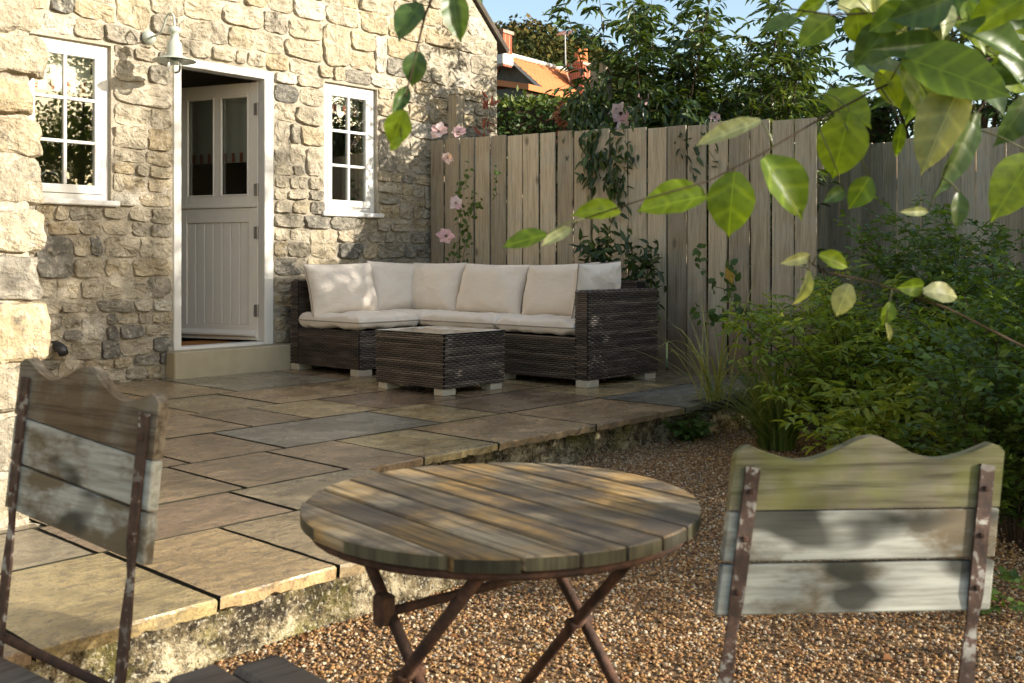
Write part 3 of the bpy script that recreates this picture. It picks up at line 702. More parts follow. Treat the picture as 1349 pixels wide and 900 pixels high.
tag(MB().box((0, 0, 0), (.62, .42, .014), .005).build('doormat', M['mat'], None, loc=(4.22, WY + .40, .202)), 'rust brown coir doormat just inside the open door', 'doormat')
t = empty('drain_pipe', (2.98, WY - .08, .24)); tag(t, 'short black drain pipe stub low on the rubble wall beside the wing', 'pipe')
MB().tube([(0, .12, .06), (0, -.02, .03), (0, -.05, .0)], .032, 14).build('pipe', M['iron'], t, True)
MB().lathe([(.040, 0), (.042, .03), (.034, .035)], (0, -.005, .01), 14).build('collar', M['iron'], t, True)
# wall lamp
t = empty('wall_lamp', (3.64, WY, 2.25)); tag(t, 'sage green gooseneck barn lamp on the wall left of the door', 'lamp')
MB().lathe([(0, -.045), (.03, -.04), (.046, -.015), (.052, .0)], (0, 0, 0), 20).build('wall_mount', M['lamp'], t, True, loc=(0, -.02, .20), rot=(R(90) + R(0), 0, 0)).rotation_euler = (R(-90), R(180), 0)
MB().tube([(0, -.04, .20), (0, -.12, .20), (0, -.19, .215), (0, -.23, .25), (0, -.255, .295), (0, -.29, .325), (0, -.335, .325), (0, -.365, .295), (0, -.375, .25), (0, -.375, .22)], .0075, 8).build('arm', M['lamp'], t, True)
MB().lathe([(.004, .225), (.03, .222), (.042, .205), (.046, .185), (.030, .180), (.028, .145), (.034, .125), (.05, .105), (.053, .035), (.058, .02), (.06, 0)], (0, -.375, 0), 24).build('body', M['lamp'], t, True)
MB().lathe([(.055, .012), (.10, .004), (.145, -.012), (.147, -.015), (.143, -.016), (.10, -.002), (.05, .004)], (0, -.375, 0), 32).build('shade', M['lamp'], t, True)
MB().lathe([(.046, .0), (.047, -.05), (.040, -.085), (.02, -.10), (.001, -.102)], (0, -.375, 0), 20).build('glass_jar', m_glass('lamp_glass', (.85, .88, .85)), t, True)

# ------------------------------------------------------------------ fences and posts
def fence(name, p0, p1, z0a, z0b, z1a, z1b, pitch, gap, label, cat='fence', seed=1, rails=True, mat='fence'):
    p0, p1 = Vector(p0), Vector(p1); L_ = (p1 - p0).length; u = (p1 - p0) / L_; ang = math.atan2(u.y, u.x); n = int(L_ / pitch)
    t = empty(name, (p0.x, p0.y, 0), ang); tag(t, label, cat); r = random.Random(seed)
    for i in range(n):
        f = (i + .5) / n; wd = pitch - gap * r.uniform(.55, 1.4); za = z0a + (z0b - z0a) * f + r.uniform(-.012, .012); zb = z1a + (z1b - z1a) * f + r.uniform(-.012, .012)
        h = zb - za
        o = MB().box((0, 0, 0), (wd, .020, h), .0025, None, r.random()).build('plank', M[mat], t, loc=((i + .5) * pitch, r.uniform(-.004, .004), za + h / 2))
        o.rotation_euler = (r.uniform(-.006, .006), r.uniform(-.005, .005) , r.uniform(-.03, .03))
    if rails:
        for zz in (.35, 1.55): MB().box((L_ / 2 - .04, .045, zz), (L_ - .1, .05, .085), .004, None, .3).build('rail', M['fence'], t)
        MB().box((L_ / 2, -.005, -.06), (L_, .03, .12), .004).build('gravel_board', M['sleeper'], t)
    return t
fence('board_fence', (6.36, 6.80), (6.895, 3.18), -.0, -.04, 1.96, 1.885, .1685, .017, 'weathered brown vertical board fence behind the corner sofa', seed=2)
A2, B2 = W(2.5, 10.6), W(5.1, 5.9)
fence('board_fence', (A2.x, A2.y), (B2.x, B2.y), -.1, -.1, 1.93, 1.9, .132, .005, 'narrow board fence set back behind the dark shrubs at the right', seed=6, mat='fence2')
def post(x, y, sz, h, label, rz=0.0):
    o = MB().box((0, 0, h / 2), (sz, sz, h), .006, None, .6)
    top = [v.z for v in o.V]; o.raw([(-sz / 2 - .008, -sz / 2 - .008, h), (sz / 2 + .008, -sz / 2 - .008, h), (sz / 2 + .008, sz / 2 + .008, h), (-sz / 2 - .008, sz / 2 + .008, h), (0, 0, h + .03)], [(3, 2, 1, 0), (0, 1, 4), (1, 2, 4), (2, 3, 4), (3, 0, 4)], .8)
    tag(o.build('wooden_post', M['fencetop'], None, loc=(x, y, -.05), rot=(0, 0, rz)), label, 'post')
post(6.52, 6.62, .11, 2.42, 'square wooden post rising above the fence beside the cottage wall')
post(7.58, 5.78, .15, 2.74, 'taller square wooden post behind the fence near the pink flowers', .05)

# ------------------------------------------------------------------ rattan corner sofa, cushions, coffee table
def weave(mb, o, u, v, w_, h_, seed):
    # woven strands as real ribbons: rows run along u, each bulging over / dipping under the uprights
    o, u, v = Vector(o), Vector(u).normalized(), Vector(v).normalized(); n = u.cross(v).normalized(); r = random.Random(seed)
    pu, pv = .030, .0135; nc = max(1, round(w_ / pu)); nr = max(1, round(h_ / pv)); pu = w_ / nc; pv = h_ / nr
    V = []; T = []; Fc = []; b0 = len(mb.V)
    for j in range(nr):
        bt = .42 + .85 * noise.noise(Vector((j * .42, seed * 3.1, 0))) + r.uniform(-.2, .2); seg = nc * 2
        for i in range(seg + 1):
            k = math.cos(math.pi * (i / 2 + (j % 2))) * .0042
            tt = min(1, max(0, bt + .6 * noise.noise(Vector((i * .09, j * .7, seed)))))
            for e, lift in ((.04, -.003), (.5, .0012), (.96, -.003)):
                V.append(o + u * (pu * i / 2) + v * (pv * (j + e)) + n * (.006 + k + lift)); T.append(tt if e == .5 else tt * .55)
        q = b0 + len(V) - (seg + 1) * 3
        for i in range(seg):
            for e in (0, 1): Fc.append((q + i * 3 + e, q + i * 3 + 3 + e, q + i * 3 + 4 + e, q + i * 3 + 1 + e))
    mb.V += V; mb.T += T; mb.F += Fc
def wicker_box(parent, name, a, b, faces, seed):
    mb = MB(); mb.span(a, b, .012); o = mb.build(name, M['core'], parent)
    m = MB(); (x0, y0, z0), (x1, y1, z1) = a, b
    for f in faces:
        seed += 1
        if f == '-y': weave(m, (x0, y0, z0), (1, 0, 0), (0, 0, 1), x1 - x0, z1 - z0, seed)
        if f == '+y': weave(m, (x1, y1, z0), (-1, 0, 0), (0, 0, 1), x1 - x0, z1 - z0, seed)
        if f == '-x': weave(m, (x0, y1, z0), (0, -1, 0), (0, 0, 1), y1 - y0, z1 - z0, seed)
        if f == '+x': weave(m, (x1, y0, z0), (0, 1, 0), (0, 0, 1), y1 - y0, z1 - z0, seed)
        if f == '+z': weave(m, (x0, y0, z1), (1, 0, 0), (0, 1, 0), x1 - x0, y1 - y0, seed)
    kind(m.build('weave', M['rattan'], o, True), 'stuff')
    return o
sx0, sx1, sy0, sy1 = 4.77, 6.17, 4.20, 6.70; fx = 5.36; fy = 5.86; bz = .05
sofa = empty('corner_sofa', (5.4, 5.6, 0)); tag(sofa, 'dark brown woven rattan corner sofa against cottage wall and fence', 'sofa'); SO = Vector((5.4, 5.6, 0))
def sb(a, b, faces, name, seed): return wicker_box(sofa, name, tuple(Vector(a) - SO), tuple(Vector(b) - SO), faces, seed)
sb((sx0, fy, bz), (fx, sy1 - .10, .335), ['-x', '-y'], 'seat_base', 10)
sb((fx, sy0 + .10, bz), (sx1 - .1, sy1 - .1, .335), ['-x'], 'seat_base', 20)
sb((sx0, sy1 - .098, bz), (sx1, sy1, .70), ['-x', '-y', '+z', '+x'], 'back_panel', 30)
sb((sx1 - .098, sy0 + .10, bz), (sx1, sy1 - .1, .70), ['-x', '+x', '+z'], 'back_panel', 40)
sb((fx, sy0, bz), (sx1, sy0 + .098, .645), ['-x', '-y', '+z', '+y', '+x'], 'arm', 50)
for x, y in ((sx0 + .06, sy1 - .05), (sx0 + .06, fy + .05), (fx - .06, fy + .06), (fx + .06, sy0 + .05), (sx1 - .06, sy0 + .06), (fx + .06, 5.0), (sx1 - .06, sy1 - .06)):
    MB().box((x - SO.x, y - SO.y, .026), (.13, .10, .052), .004).build('foot', M['foot'], sofa)
def pillow(name, wd, hh, th, loc, rot, label, seed, boxy=False, cat='cushion', group=None, pinch=.05):
    nu, nv = (30, 22); V = []; Fc = []; r = random.Random(seed); e = 10 if boxy else 3.2
    def pt(u, v, sg):
        x = wd / 2 * u * (1 - (0 if boxy else pinch) * (1 - v * v) * abs(u) ** 3); yv = hh / 2 * v * (1 - (0 if boxy else pinch) * (1 - u * u) * abs(v) ** 3)
        p = (max(0, 1 - abs(u) ** e) * max(0, 1 - abs(v) ** e)) ** (.28 if boxy else .5)
        wr = noise.noise(Vector((u * 2.2, v * 2.2, seed * 2.3 + sg))) * .018 + noise.noise(Vector((u * 6, v * 6, seed + sg))) * .007
        cr = .011 * math.sin(14 * (abs(u) - abs(v)) + seed) * (abs(u) * abs(v)) ** 1.5
        return (x, yv, sg * (th / 2 * p * (1 if not boxy else 1) + (wr + cr) * min(1, p * 1.5)))
    for sg in (1, -1):
        b0 = len(V)
        for j in range(nv + 1):
            for i in range(nu + 1):
                u = math.sin((-1 + 2 * i / nu) * math.pi / 2); v = math.sin((-1 + 2 * j / nv) * math.pi / 2); V.append(pt(u, v, sg))
        for j in range(nv):
            for i in range(nu):
                f = (b0 + j * (nu + 1) + i, b0 + j * (nu + 1) + i + 1, b0 + (j + 1) * (nu + 1) + i + 1, b0 + (j + 1) * (nu + 1) + i); Fc.append(f if sg > 0 else tuple(reversed(f)))
    o = mk(name, V, Fc, M['cushion'], None, True, None, loc, rot); tag(o, label, cat, group)
    ring = [pt(u, -1, 1) for u in np.linspace(-1, 1, 16)] + [pt(1, v, 1) for v in np.linspace(-.9, 1, 12)] + [pt(u, 1, 1) for u in np.linspace(.9, -1, 16)] + [pt(-1, v, 1) for v in np.linspace(.9, -1, 12)]
    MB().tube([(p[0], p[1], 0) for p in ring], .0045, 6).build('piping', M['piping'], o, True)
    return o
def seat(x0, x1, y0, y1, label, sd): return pillow('seat_cushion', x1 - x0, y1 - y0, .115, ((x0 + x1) / 2, (y0 + y1) / 2, .397), (0, 0, 0), label, sd, True)
seat(sx0 - .01, fx - .01, fy - .015, sy1 - .11, 'flat cream seat cushion at the open left end of the sofa', 1)
seat(fx, sx1 - .12, fy - .01, sy1 - .11, 'flat cream seat cushion in the corner of the sofa', 2)
seat(fx - .012, sx1 - .12, 5.05, fy - .02, 'flat cream seat cushion in the middle of the fence side', 3)
seat(fx - .015, sx1 - .12, sy0 + .11, 5.04, 'flat cream seat cushion next to the sofa arm', 4)
tl = R(74)
pillow('back_cushion', .66, .42, .21, (5.09, sy1 - .24, .632), (tl, R(-1), 0), 'wide cream back cushion at the left end of the sofa against the wall', 5)
pillow('back_cushion', .60, .43, .21, (5.68, sy1 - .24, .638), (tl, R(2), 0), 'cream back cushion on the wall side of the sofa corner', 6)
pillow('back_cushion', .64, .43, .21, (5.84, 6.19, .634), (tl, 0, R(-90)), 'cream back cushion on the fence side of the sofa corner', 7)
pillow('back_cushion', .70, .42, .21, (5.84, 5.53, .628), (tl, R(1), R(-90)), 'cream back cushion in the middle of the fence side of the sofa', 8)
pillow('back_cushion', .68, .42, .21, (5.84, 4.84, .63), (tl, R(-2), R(-90)), 'cream back cushion half hidden behind the one on the arm', 9)
pillow('back_cushion', .54, .40, .16, (5.72, sy0 + .20, .645), (R(100), R(-2), R(4)), 'upright cream cushion leaning on the sofa arm', 10)
tb = empty('coffee_table', (4.70, 4.93, 0)); tag(tb, 'square woven rattan coffee table with glass top on the paving', 'coffee table')
wicker_box(tb, 'table_body', (-.275, -.325, .045), (.275, .325, .385), ['-x', '-y', '+y', '+x'], 70)
MB().span((-.285, -.335, .386), (.285, .335, .393), .002).build('glass_top', M['tableglass'], tb)
MB().span((-.268, -.318, .3855), (.268, .318, .3858), .0001).build('inner_panel', M['rattan'], tb)
for x in (-.215, .215):
    for y in (-.27, .27): MB().box((x, y, .023), (.11, .09, .046), .004).build('foot', M['foot'], tb)

# ------------------------------------------------------------------ bistro table, chairs, stool
c0 = W(-.019, 1.76)
tz = .421; gt = -.255
bt = empty('bistro_table', (c0.x, c0.y, gt), -.14); tag(bt, 'round slatted folding garden table with rusty iron legs', 'table')
Rr = .34; nsl = 9; pw = 2 * Rr / nsl; ht = tz - gt; rg = random.Random(2)
for i in range(nsl):
    x0 = -Rr + pw * i + .003; x1 = x0 + pw - .006; P = []
    def yy(x): return math.sqrt(max(0, Rr * Rr - x * x))
    k = 9; xsn = [x0 + (x1 - x0) * j / k for j in range(k + 1)]
    P = [(x, -yy(x)) for x in xsn] + [(x, yy(x)) for x in reversed(xsn)]
    m = len(P); dz = rg.uniform(-.0015, .0015); th = .021; e = .0025
    ins = [(p[0] + (((x0 + x1) / 2) - p[0]) * .07, p[1] * (1 - e / max(.05, abs(p[1])))) for p in P]
    V = [(p[0], p[1], ht - th + dz) for p in P] + [(p[0], p[1], ht - e + dz) for p in P] + [(p[0], p[1], ht + dz) for p in ins]
    Fc = [tuple(reversed(range(m)))] + [(q * m + j, q * m + (j + 1) % m, (q + 1) * m + (j + 1) % m, (q + 1) * m + j) for q in (0, 1) for j in range(m)] + [tuple(range(2 * m, 3 * m))]
    o = mk('slat', V, Fc, M['tablewood'], bt, False, rg.random()); o.data.materials.append(M['tableedge'])
    for j in range(1, 1 + m):
        if (j - 1) % (k + 1) != k: o.data.polygons[j].material_index = 1
for x in (-.17, .17): MB().box((x * 1.0, 0, ht - .036), (.03, .50, .022), .002).build('batten', M['tablewood'], bt)
ringp = [(Rr - .018) * Vector((math.cos(a), math.sin(a), 0)) + Vector((0, 0, ht - .031)) for a in np.linspace(0, 2 * math.pi, 40)]
MB().tube(ringp, .007, 6).build('rim_iron', M['rust'], bt, True)
for xx in (-.19, .185):
    for s in (1, -1):
        off = .011 * s
        MB().tube([(xx + off, .21 * s, ht - .03), (xx + off, .0, ht - .25), (xx + off, -.38 * s, .0)], .0105, 8).build('leg', M['rust'], bt, True)
    MB().tube([(xx - .025, 0, ht - .25), (xx + .025, 0, ht - .25)], .012, 8).build('pivot_bolt', M['rust'], bt, True)
MB().tube([(-.19, .07, ht - .17), (.185, .07, ht - .17)], .009, 8).build('stretcher', M['rust'], bt, True)
MB().tube([(-.19, -.30, .09), (.185, -.30, .09)], .009, 8).build('stretcher', M['rust'], bt, True)
MB().box((-.19, .075, ht - .165), (.03, .03, .05), .004).build('bracket', M['rust'], bt)

def chair(name, loc, yaw, roll, lean, top_mat, label, seat_z, seed, height=.80, shear=0.0, rack=0.0, wd=.405, hb=.262):
    t = empty(name, loc); t.rotation_euler = (0, roll, yaw); tag(t, label, 'chair'); r = random.Random(seed)
    z0 = height - hb
    def yb(z): return -lean * (z - .30)
    def shx(z): return shear * (z - z0)
    def sh(mb):
        for v in mb.V: v.x += shx(v.z)
        return mb
    bh = hb / 3
    for k in range(2):
        za = z0 + bh * k; m = MB(); m.box((0, yb(za + bh / 2), za + bh / 2), (wd, .022, bh - .004), .002, Matrix.Rotation(lean, 3, 'X'), r.random()); sh(m).build('back_slat', M['peel'], t)
    za = z0 + 2 * bh; n = 40; V = []
    for s in (-1, 1):
        for i in range(n + 1):
            u = -1 + 2 * i / n
            zt = za + bh * (.93 + .48 * math.exp(-(u / .29) ** 2) + .32 * min(1, max(0, (abs(u) - .5) / .4)) ** 1.5) - (.012 if abs(u) > .98 else .003 if abs(u) > .93 else 0)
            ed = .006 if s else 0
            V += [(wd / 2 * u + shx(za), yb(za) + s * .011, za + .002), (wd / 2 * u + shx(zt), yb(zt) + s * .011, zt)]
    q = (n + 1) * 2; Fc = []
    for i in range(n):
        a_ = i * 2; Fc += [(a_, a_ + 2, a_ + 3, a_ + 1), (q + a_ + 1, q + a_ + 3, q + a_ + 2, q + a_), (a_ + 1, a_ + 3, q + a_ + 3, q + a_ + 1), (a_ + 2, a_, q + a_, q + a_ + 2)]
    Fc += [(0, 1, q + 1, q), (2 * n + 1, 2 * n, q + 2 * n, q + 2 * n + 1)]
    mk('top_rail', V, Fc, top_mat, t, False, r.random())
    for s in (-1, 1):
        x = s * (wd / 2 - .028); m = MB()
        zs_ = [height - .012, height - .1, z0 + .03, z0 - .02, z0 - .10, .36, .18, .0]
        rad = [.0038, .0038, .0038, .0028, .0042, .0040, .0040, .0040]
        pts = [(x + shx(max(z_, z0 - .1)), yb(z_) + (.0145 if z_ > z0 - .01 else .010) if z_ > .3 else yb(z_) + .008, z_) for z_ in zs_]
        m.tube(pts, rad, 4, .5, 4.2, True, math.pi / 4); m.build('upright', M['strap'], t)
        for zz in (z0 + bh * .5, z0 + bh * 1.5, z0 + bh * 2.4): MB().box((x + shx(zz), yb(zz) + .0185, zz), (.009, .005, .009), .002).build('screw', M['rust'], t)
        MB().tube([(s * (wd / 2 - .055) + shx(z0 - .1) * .5, .16, seat_z + .01), (s * (wd / 2 - .055), .0, .23), (s * (wd / 2 - .055), -.22, 0)], .010, 8).build('leg', M['rust'], t, True)
    MB().tube([(-wd / 2 + .028 + shx(.2), yb(.33) + .005, .33), (wd / 2 - .028 + shx(.2), yb(.33) + .005, .33)], .0085, 8).build('stretcher', M['rust'], t, True)
    for k in range(5):
        yk = .02 + .075 * k; MB().box((0, yk + .03, seat_z + .018), (.38 - .008 * abs(k - 2), .066, .018), .003, None, r.random()).build('seat_slat', M['peel'] if k % 2 else M['seatwood'], t)
    for s in (-1, 1): MB().box((s * .15, .20, seat_z + .003), (.02, .36, .011), .002).build('seat_rail', M['rust'], t)
    if rack:                               # an old chair that no longer stands square
        for ch in t.children:
            for v in ch.data.vertices: v.co.z += rack * v.co.x * min(1, max(0, v.co.z / .5))
    return t
cr = W(.532, 1.56); yawr = math.atan2(CA[1], CA[0]) + R(90) + R(6)
def faceyaw(l, d): v = W(l, d); return math.atan2(v.y, v.x) - R(90)     # local +y turned to this direction
chair('folding_chair', (cr.x, cr.y, -.262), faceyaw(.06, -1), 0, .13, M['chairtop'], 'folding chair with mossy scalloped top rail standing right of the round table', .40, 4, .785, -.17, 0, .435, .238)
cl_ = W(-.80, 1.80)
chair('folding_chair', (cl_.x, cl_.y, -.205), faceyaw(-.54, -.84), 0, .12, M['chairbrown'], 'folding chair with brown top rail and grey slats at left by the wing wall', .28, 9, .812, .0, .115)
s0 = W(-.385, 1.385)
sdv = W(.69, -.72); t = empty('slatted_stool', (s0.x, s0.y, -.24), math.atan2(sdv.y, sdv.x)); tag(t, 'dark slatted wooden seat with rounded corners at the bottom edge', 'stool')
for k in range(4):
    yk = -.135 + .09 * k; e = .03 if k in (0, 3) else .0; MB().box((e / 2 * 0, yk, .44), (.40 - 2 * e, .084, .02), .012, None, .3 + .15 * k).build('slat', M['seatwood'], t)
for sx in (-1, 1):
    MB().box((sx * .13, 0, .419), (.03, .30, .022), .002).build('batten', M['rust'], t)
    for sy in (-1, 1): MB().tube([(sx * .13, sy * .12, .41), (sx * .15, sy * .15, .0)], .011, 8).build('leg', M['rust'], t, True)

# ------------------------------------------------------------------ foliage machinery
LT8 = np.array([(0, 0, 0), (.28, -.42, .10), (.28, .42, .10), (.64, -.36, .06), (.64, .36, .06), (1, 0, -.10), (.30, 0, 0), (.65, 0, -.03)])
LF8 = np.array([(0, 6, 1), (0, 2, 6), (1, 6, 7), (1, 7, 3), (6, 2, 4), (6, 4, 7), (3, 7, 5), (7, 4, 5)])
LT4 = np.array([(0, 0, 0), (.42, -.5, .1), (.42, .5, .1), (1, 0, -.08), (.45, 0, 0)]); LF4 = np.array([(0, 4, 1), (0, 2, 4), (1, 4, 3), (4, 2, 3)])
def leaf_cloud(name, P, D, N, Ls, Ws, tone, mat, parent=None, hi=True):
    T, Fi = (LT8, LF8) if hi else (LT4, LF4)
    P, D, N = np.asarray(P, float), np.asarray(D, float), np.asarray(N, float); n = len(P)
    D = D / (np.linalg.norm(D, axis=1, keepdims=True) + 1e-9); S = np.cross(N, D); S /= np.linalg.norm(S, axis=1, keepdims=True) + 1e-9; U = np.cross(D, S)
    Ls = np.broadcast_to(Ls, (n,)); Ws = np.broadcast_to(Ws, (n,))
    Vv = P[:, None, :] + D[:, None, :] * (T[None, :, 0:1] * Ls[:, None, None]) + S[:, None, :] * (T[None, :, 1:2] * Ws[:, None, None]) + U[:, None, :] * (T[None, :, 2:3] * Ls[:, None, None])
    k = len(T); Fa = (np.arange(n)[:, None, None] * k + Fi[None]).reshape(-1, 3)
    return mk_np(name, Vv.reshape(-1, 3), Fa, mat, parent, True, np.repeat(np.asarray(tone, float), k))
def shrub(name, label, cat, base, H, spread, n_stem, n_twig, n_leaf, Ll, Lw, mat, seed, keep=None, twig=.35, droop=.3, lean=(0, 0, 0), tmin=.2, hi=True, stem_r=.012, stem_mat='bark', group=None, tone_shift=0.0, crown_name='foliage', upright=.35, whorl=False):
    rg = np.random.default_rng(seed); base = np.array(base, float); mb = MB(); P, D, N, T, Lz = [], [], [], [], []
    for s in range(n_stem):
        a = rg.uniform(0, 2 * math.pi); sp = spread * math.sqrt(rg.uniform(0, 1)); Hs = H * rg.uniform(.72, 1.0); m = 7; pts = []
        b0 = base + np.array([math.cos(a), math.sin(a), 0]) * spread * .12 * rg.uniform(0, 1)
        for i in range(m):
            f = i / (m - 1); pts.append(b0 + np.array([math.cos(a) * sp, math.sin(a) * sp, 0]) * f ** 1.25 + np.array([0, 0, Hs * (f - .12 * f * f * (sp / max(spread, .01)))]) + np.array(lean) * f ** 1.6 + rg.normal(0, .03 * spread, 3) * f)
        mb.tube([tuple(p) for p in pts], [stem_r * (1 - .8 * i / (m - 1)) for i in range(m)], 5)
        pts = np.array(pts)
        for q in range(n_twig):
            f = tmin + (1 - tmin) * (q + rg.uniform(0, 1)) / n_twig; x = f * (m - 1); i = min(int(x), m - 2); p = pts[i] + (pts[i + 1] - pts[i]) * (x - i)
            g = rg.uniform(0, 2 * math.pi); td = np.array([math.cos(g), math.sin(g), upright + rg.normal(0, .3)]); td /= np.linalg.norm(td)
            tl_ = twig * rg.uniform(.5, 1.15) * (1.1 - .5 * f)
            e1 = p + td * tl_ * .55; e2 = p + td * tl_ + np.array([0, 0, -droop * tl_ * .5])
            ok = keep is None or keep(np.array([e1]))[0]
            if ok: mb.tube([tuple(p), tuple(e1), tuple(e2)], [stem_r * .28, stem_r * .2, stem_r * .1], 3, caps=False)
            for k in range(n_leaf):
                h = (k + .6) / n_leaf; c = p + td * tl_ * h + np.array([0, 0, -droop * tl_ * .5 * h * h])
                side = np.cross(td, [0, 0, 1.0]); side /= np.linalg.norm(side) + 1e-6; sg = 1 if k % 2 else -1
                dd = td * .55 + side * sg * .8 + np.array([0, 0, -droop + rg.normal(0, .25)]) + rg.normal(0, .22, 3)
                if k == n_leaf - 1: dd = td + np.array([0, 0, -droop])
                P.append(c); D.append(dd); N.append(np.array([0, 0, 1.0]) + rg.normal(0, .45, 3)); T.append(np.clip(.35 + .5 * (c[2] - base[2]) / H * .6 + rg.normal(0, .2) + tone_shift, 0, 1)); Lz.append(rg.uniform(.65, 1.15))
    P = np.array(P); D = np.array(D); N = np.array(N); T = np.array(T); Lz = np.array(Lz)
    if keep is not None: k = keep(P); P, D, N, T, Lz = P[k], D[k], N[k], T[k], Lz[k]
    t = empty(name, tuple(base)); tag(t, label, cat, group)
    o = Vector(base); mb.V = [v - o for v in mb.V]; mb.build('stem', M[stem_mat], t, True)
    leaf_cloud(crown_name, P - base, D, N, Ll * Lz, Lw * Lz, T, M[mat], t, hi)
    return t
def behind_fence(P): # far side of the near fence
    return (P[:, 0] - 6.36) * .9892 + (P[:, 1] - 6.80) * .1462 > .07
def before_fence(P): return (P[:, 0] - 6.36) * .9892 + (P[:, 1] - 6.80) * .1462 < -.05
def above_fence_or_behind(P): return behind_fence(P) | (P[:, 2] > 2.0)
def camdl(P): return CA[0] * P[:, 0] + CA[1] * P[:, 1], CA[1] * P[:, 0] - CA[0] * P[:, 1]

def s3_keep(P):
    d, l = camdl(P); return above_fence_or_behind(P) & ((P[:, 2] > 1.9) | (l / d < .275))
# shrubs beyond the fence
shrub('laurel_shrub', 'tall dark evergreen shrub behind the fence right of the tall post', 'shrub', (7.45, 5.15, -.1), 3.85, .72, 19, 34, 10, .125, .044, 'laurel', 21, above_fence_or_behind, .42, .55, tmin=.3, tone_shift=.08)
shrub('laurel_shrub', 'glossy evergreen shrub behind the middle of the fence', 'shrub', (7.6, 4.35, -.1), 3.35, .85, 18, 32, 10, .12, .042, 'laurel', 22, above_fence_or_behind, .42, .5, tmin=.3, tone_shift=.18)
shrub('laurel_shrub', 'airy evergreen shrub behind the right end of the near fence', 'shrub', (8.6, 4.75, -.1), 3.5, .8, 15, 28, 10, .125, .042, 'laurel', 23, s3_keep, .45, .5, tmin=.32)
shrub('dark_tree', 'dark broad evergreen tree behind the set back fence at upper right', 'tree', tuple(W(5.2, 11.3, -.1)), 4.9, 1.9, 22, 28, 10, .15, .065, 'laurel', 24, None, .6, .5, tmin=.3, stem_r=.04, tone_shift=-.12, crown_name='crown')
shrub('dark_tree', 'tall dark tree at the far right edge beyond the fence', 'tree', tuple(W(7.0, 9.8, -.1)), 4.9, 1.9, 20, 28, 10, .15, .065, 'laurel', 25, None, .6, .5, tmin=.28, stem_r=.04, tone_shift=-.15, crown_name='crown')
# sprays hanging over the fence
def spray(name, label, cat, pts_list, n, Ll, Lw, mat, seed, stem='greenstem', spread=.09, droop=.5, tone=.5, rad=.004, base=None, group=None):
    rg = np.random.default_rng(seed); mb = MB(); P, D, N, T = [], [], [], []
    b0 = Vector(base if base is not None else pts_list[0][0]); t = empty(name, b0); tag(t, label, cat, group)
    for pts in pts_list:
        pts = [Vector(p) for p in pts]; seg = []
        for i in range(len(pts) - 1):
            for k in range(6): seg.append(pts[i].lerp(pts[i + 1], k / 6) + Vector(rg.normal(0, .012, 3)))
        seg.append(pts[-1]); mb.tube([s - b0 for s in seg], [rad * (1 - .6 * i / len(seg)) for i in range(len(seg))], 5)
        for k in range(n):
            i = min(len(seg) - 2, int((k + rg.uniform(0, 1)) / n * (len(seg) - 1))); p = seg[i].lerp(seg[i + 1], rg.uniform(0, 1)); d = (seg[i + 1] - seg[i]).normalized()
            q = np.array(p) + rg.normal(0, spread, 3) * [.6, .6, 1]; P.append(q - np.array(b0)); D.append(np.array(d) * .5 + rg.normal(0, .6, 3) + [0, 0, -droop]); N.append(rg.normal(0, .5, 3) + [-.7, -.5, .6]); T.append(np.clip(rg.normal(tone, .22), 0, 1))
    mb.build('stem', M[stem], t, True); z = rg.uniform(.65, 1.15, len(P)); leaf_cloud('foliage', P, D, N, Ll * z, Lw * z, T, M[mat], t); return t
spray('climber', 'dark leafy climber spilling over the fence below the tall post', 'climber', [[at(795, 140, 8.55), at(800, 190, 8.3), at(812, 235, 8.2), at(815, 268, 8.2)], [at(770, 150, 8.6), at(790, 185, 8.35), at(778, 228, 8.3)], [at(840, 140, 8.4), at(828, 190, 8.2), at(838, 215, 8.2)], [at(790, 120, 8.6), at(770, 130, 8.5), at(760, 175, 8.45)], [at(900, 165, 8.1), at(905, 195, 7.95), at(940, 222, 7.85)], [at(880, 150, 8.1), at(930, 170, 7.95), at(945, 200, 7.8)]], 230, .11, .038, 'laurel', 31, 'bark', .085, .8, .5, base=at(800, 130, 8.7))
spray('climber', 'bushy dark climber between the sofa arm and the fence', 'climber', [[at(800, 470, 7.95), at(800, 385, 7.95), at(770, 325, 8.0)], [at(810, 470, 7.95), at(825, 380, 7.9), at(830, 320, 7.9)], [at(830, 470, 7.9), at(850, 390, 7.85), at(858, 330, 7.8)], [at(800, 400, 7.95), at(790, 350, 7.95), at(800, 318, 7.95)]], 170, .11, .038, 'laurel', 32, 'bark', .085, .7, .45, base=at(815, 487, 7.95))
spray('clematis', 'clematis with pink flowers climbing the left end of the fence', 'climber', [[at(598, 420, 8.75), at(596, 340, 8.72), at(612, 300, 8.7), at(604, 250, 8.7), at(622, 232, 8.7)], [at(600, 420, 8.75), at(608, 345, 8.7), at(618, 285, 8.68), at(628, 262, 8.66)]], 80, .055, .036, 'clem', 33, 'greenstem', .05, .3, .6, base=at(599, 470, 8.75))
spray('climbing_shoot', 'single green shoot climbing a fence board behind the sofa', 'climber', [[at(655, 260, 8.45), at(652, 238, 8.44), at(658, 222, 8.43)]], 12, .05, .035, 'clem', 34, 'greenstem', .03, .2)
spray('yellow_leaved_shoot', 'leafy shoot with round green leaves in front of the fence right of the sofa', 'plant', [[at(985, 455, 7.0), at(975, 405, 7.0), at(945, 380, 7.0), at(918, 345, 7.0), at(920, 325, 7.0)], [at(980, 430, 7.0), at(950, 415, 7.0), at(915, 412, 7.0)], [at(978, 410, 7.0), at(962, 380, 7.0), at(958, 360, 7.0)]], 24, .075, .05, 'clem', 35, 'greenstem', .045, .2, .5, base=at(988, 490, 7.0))
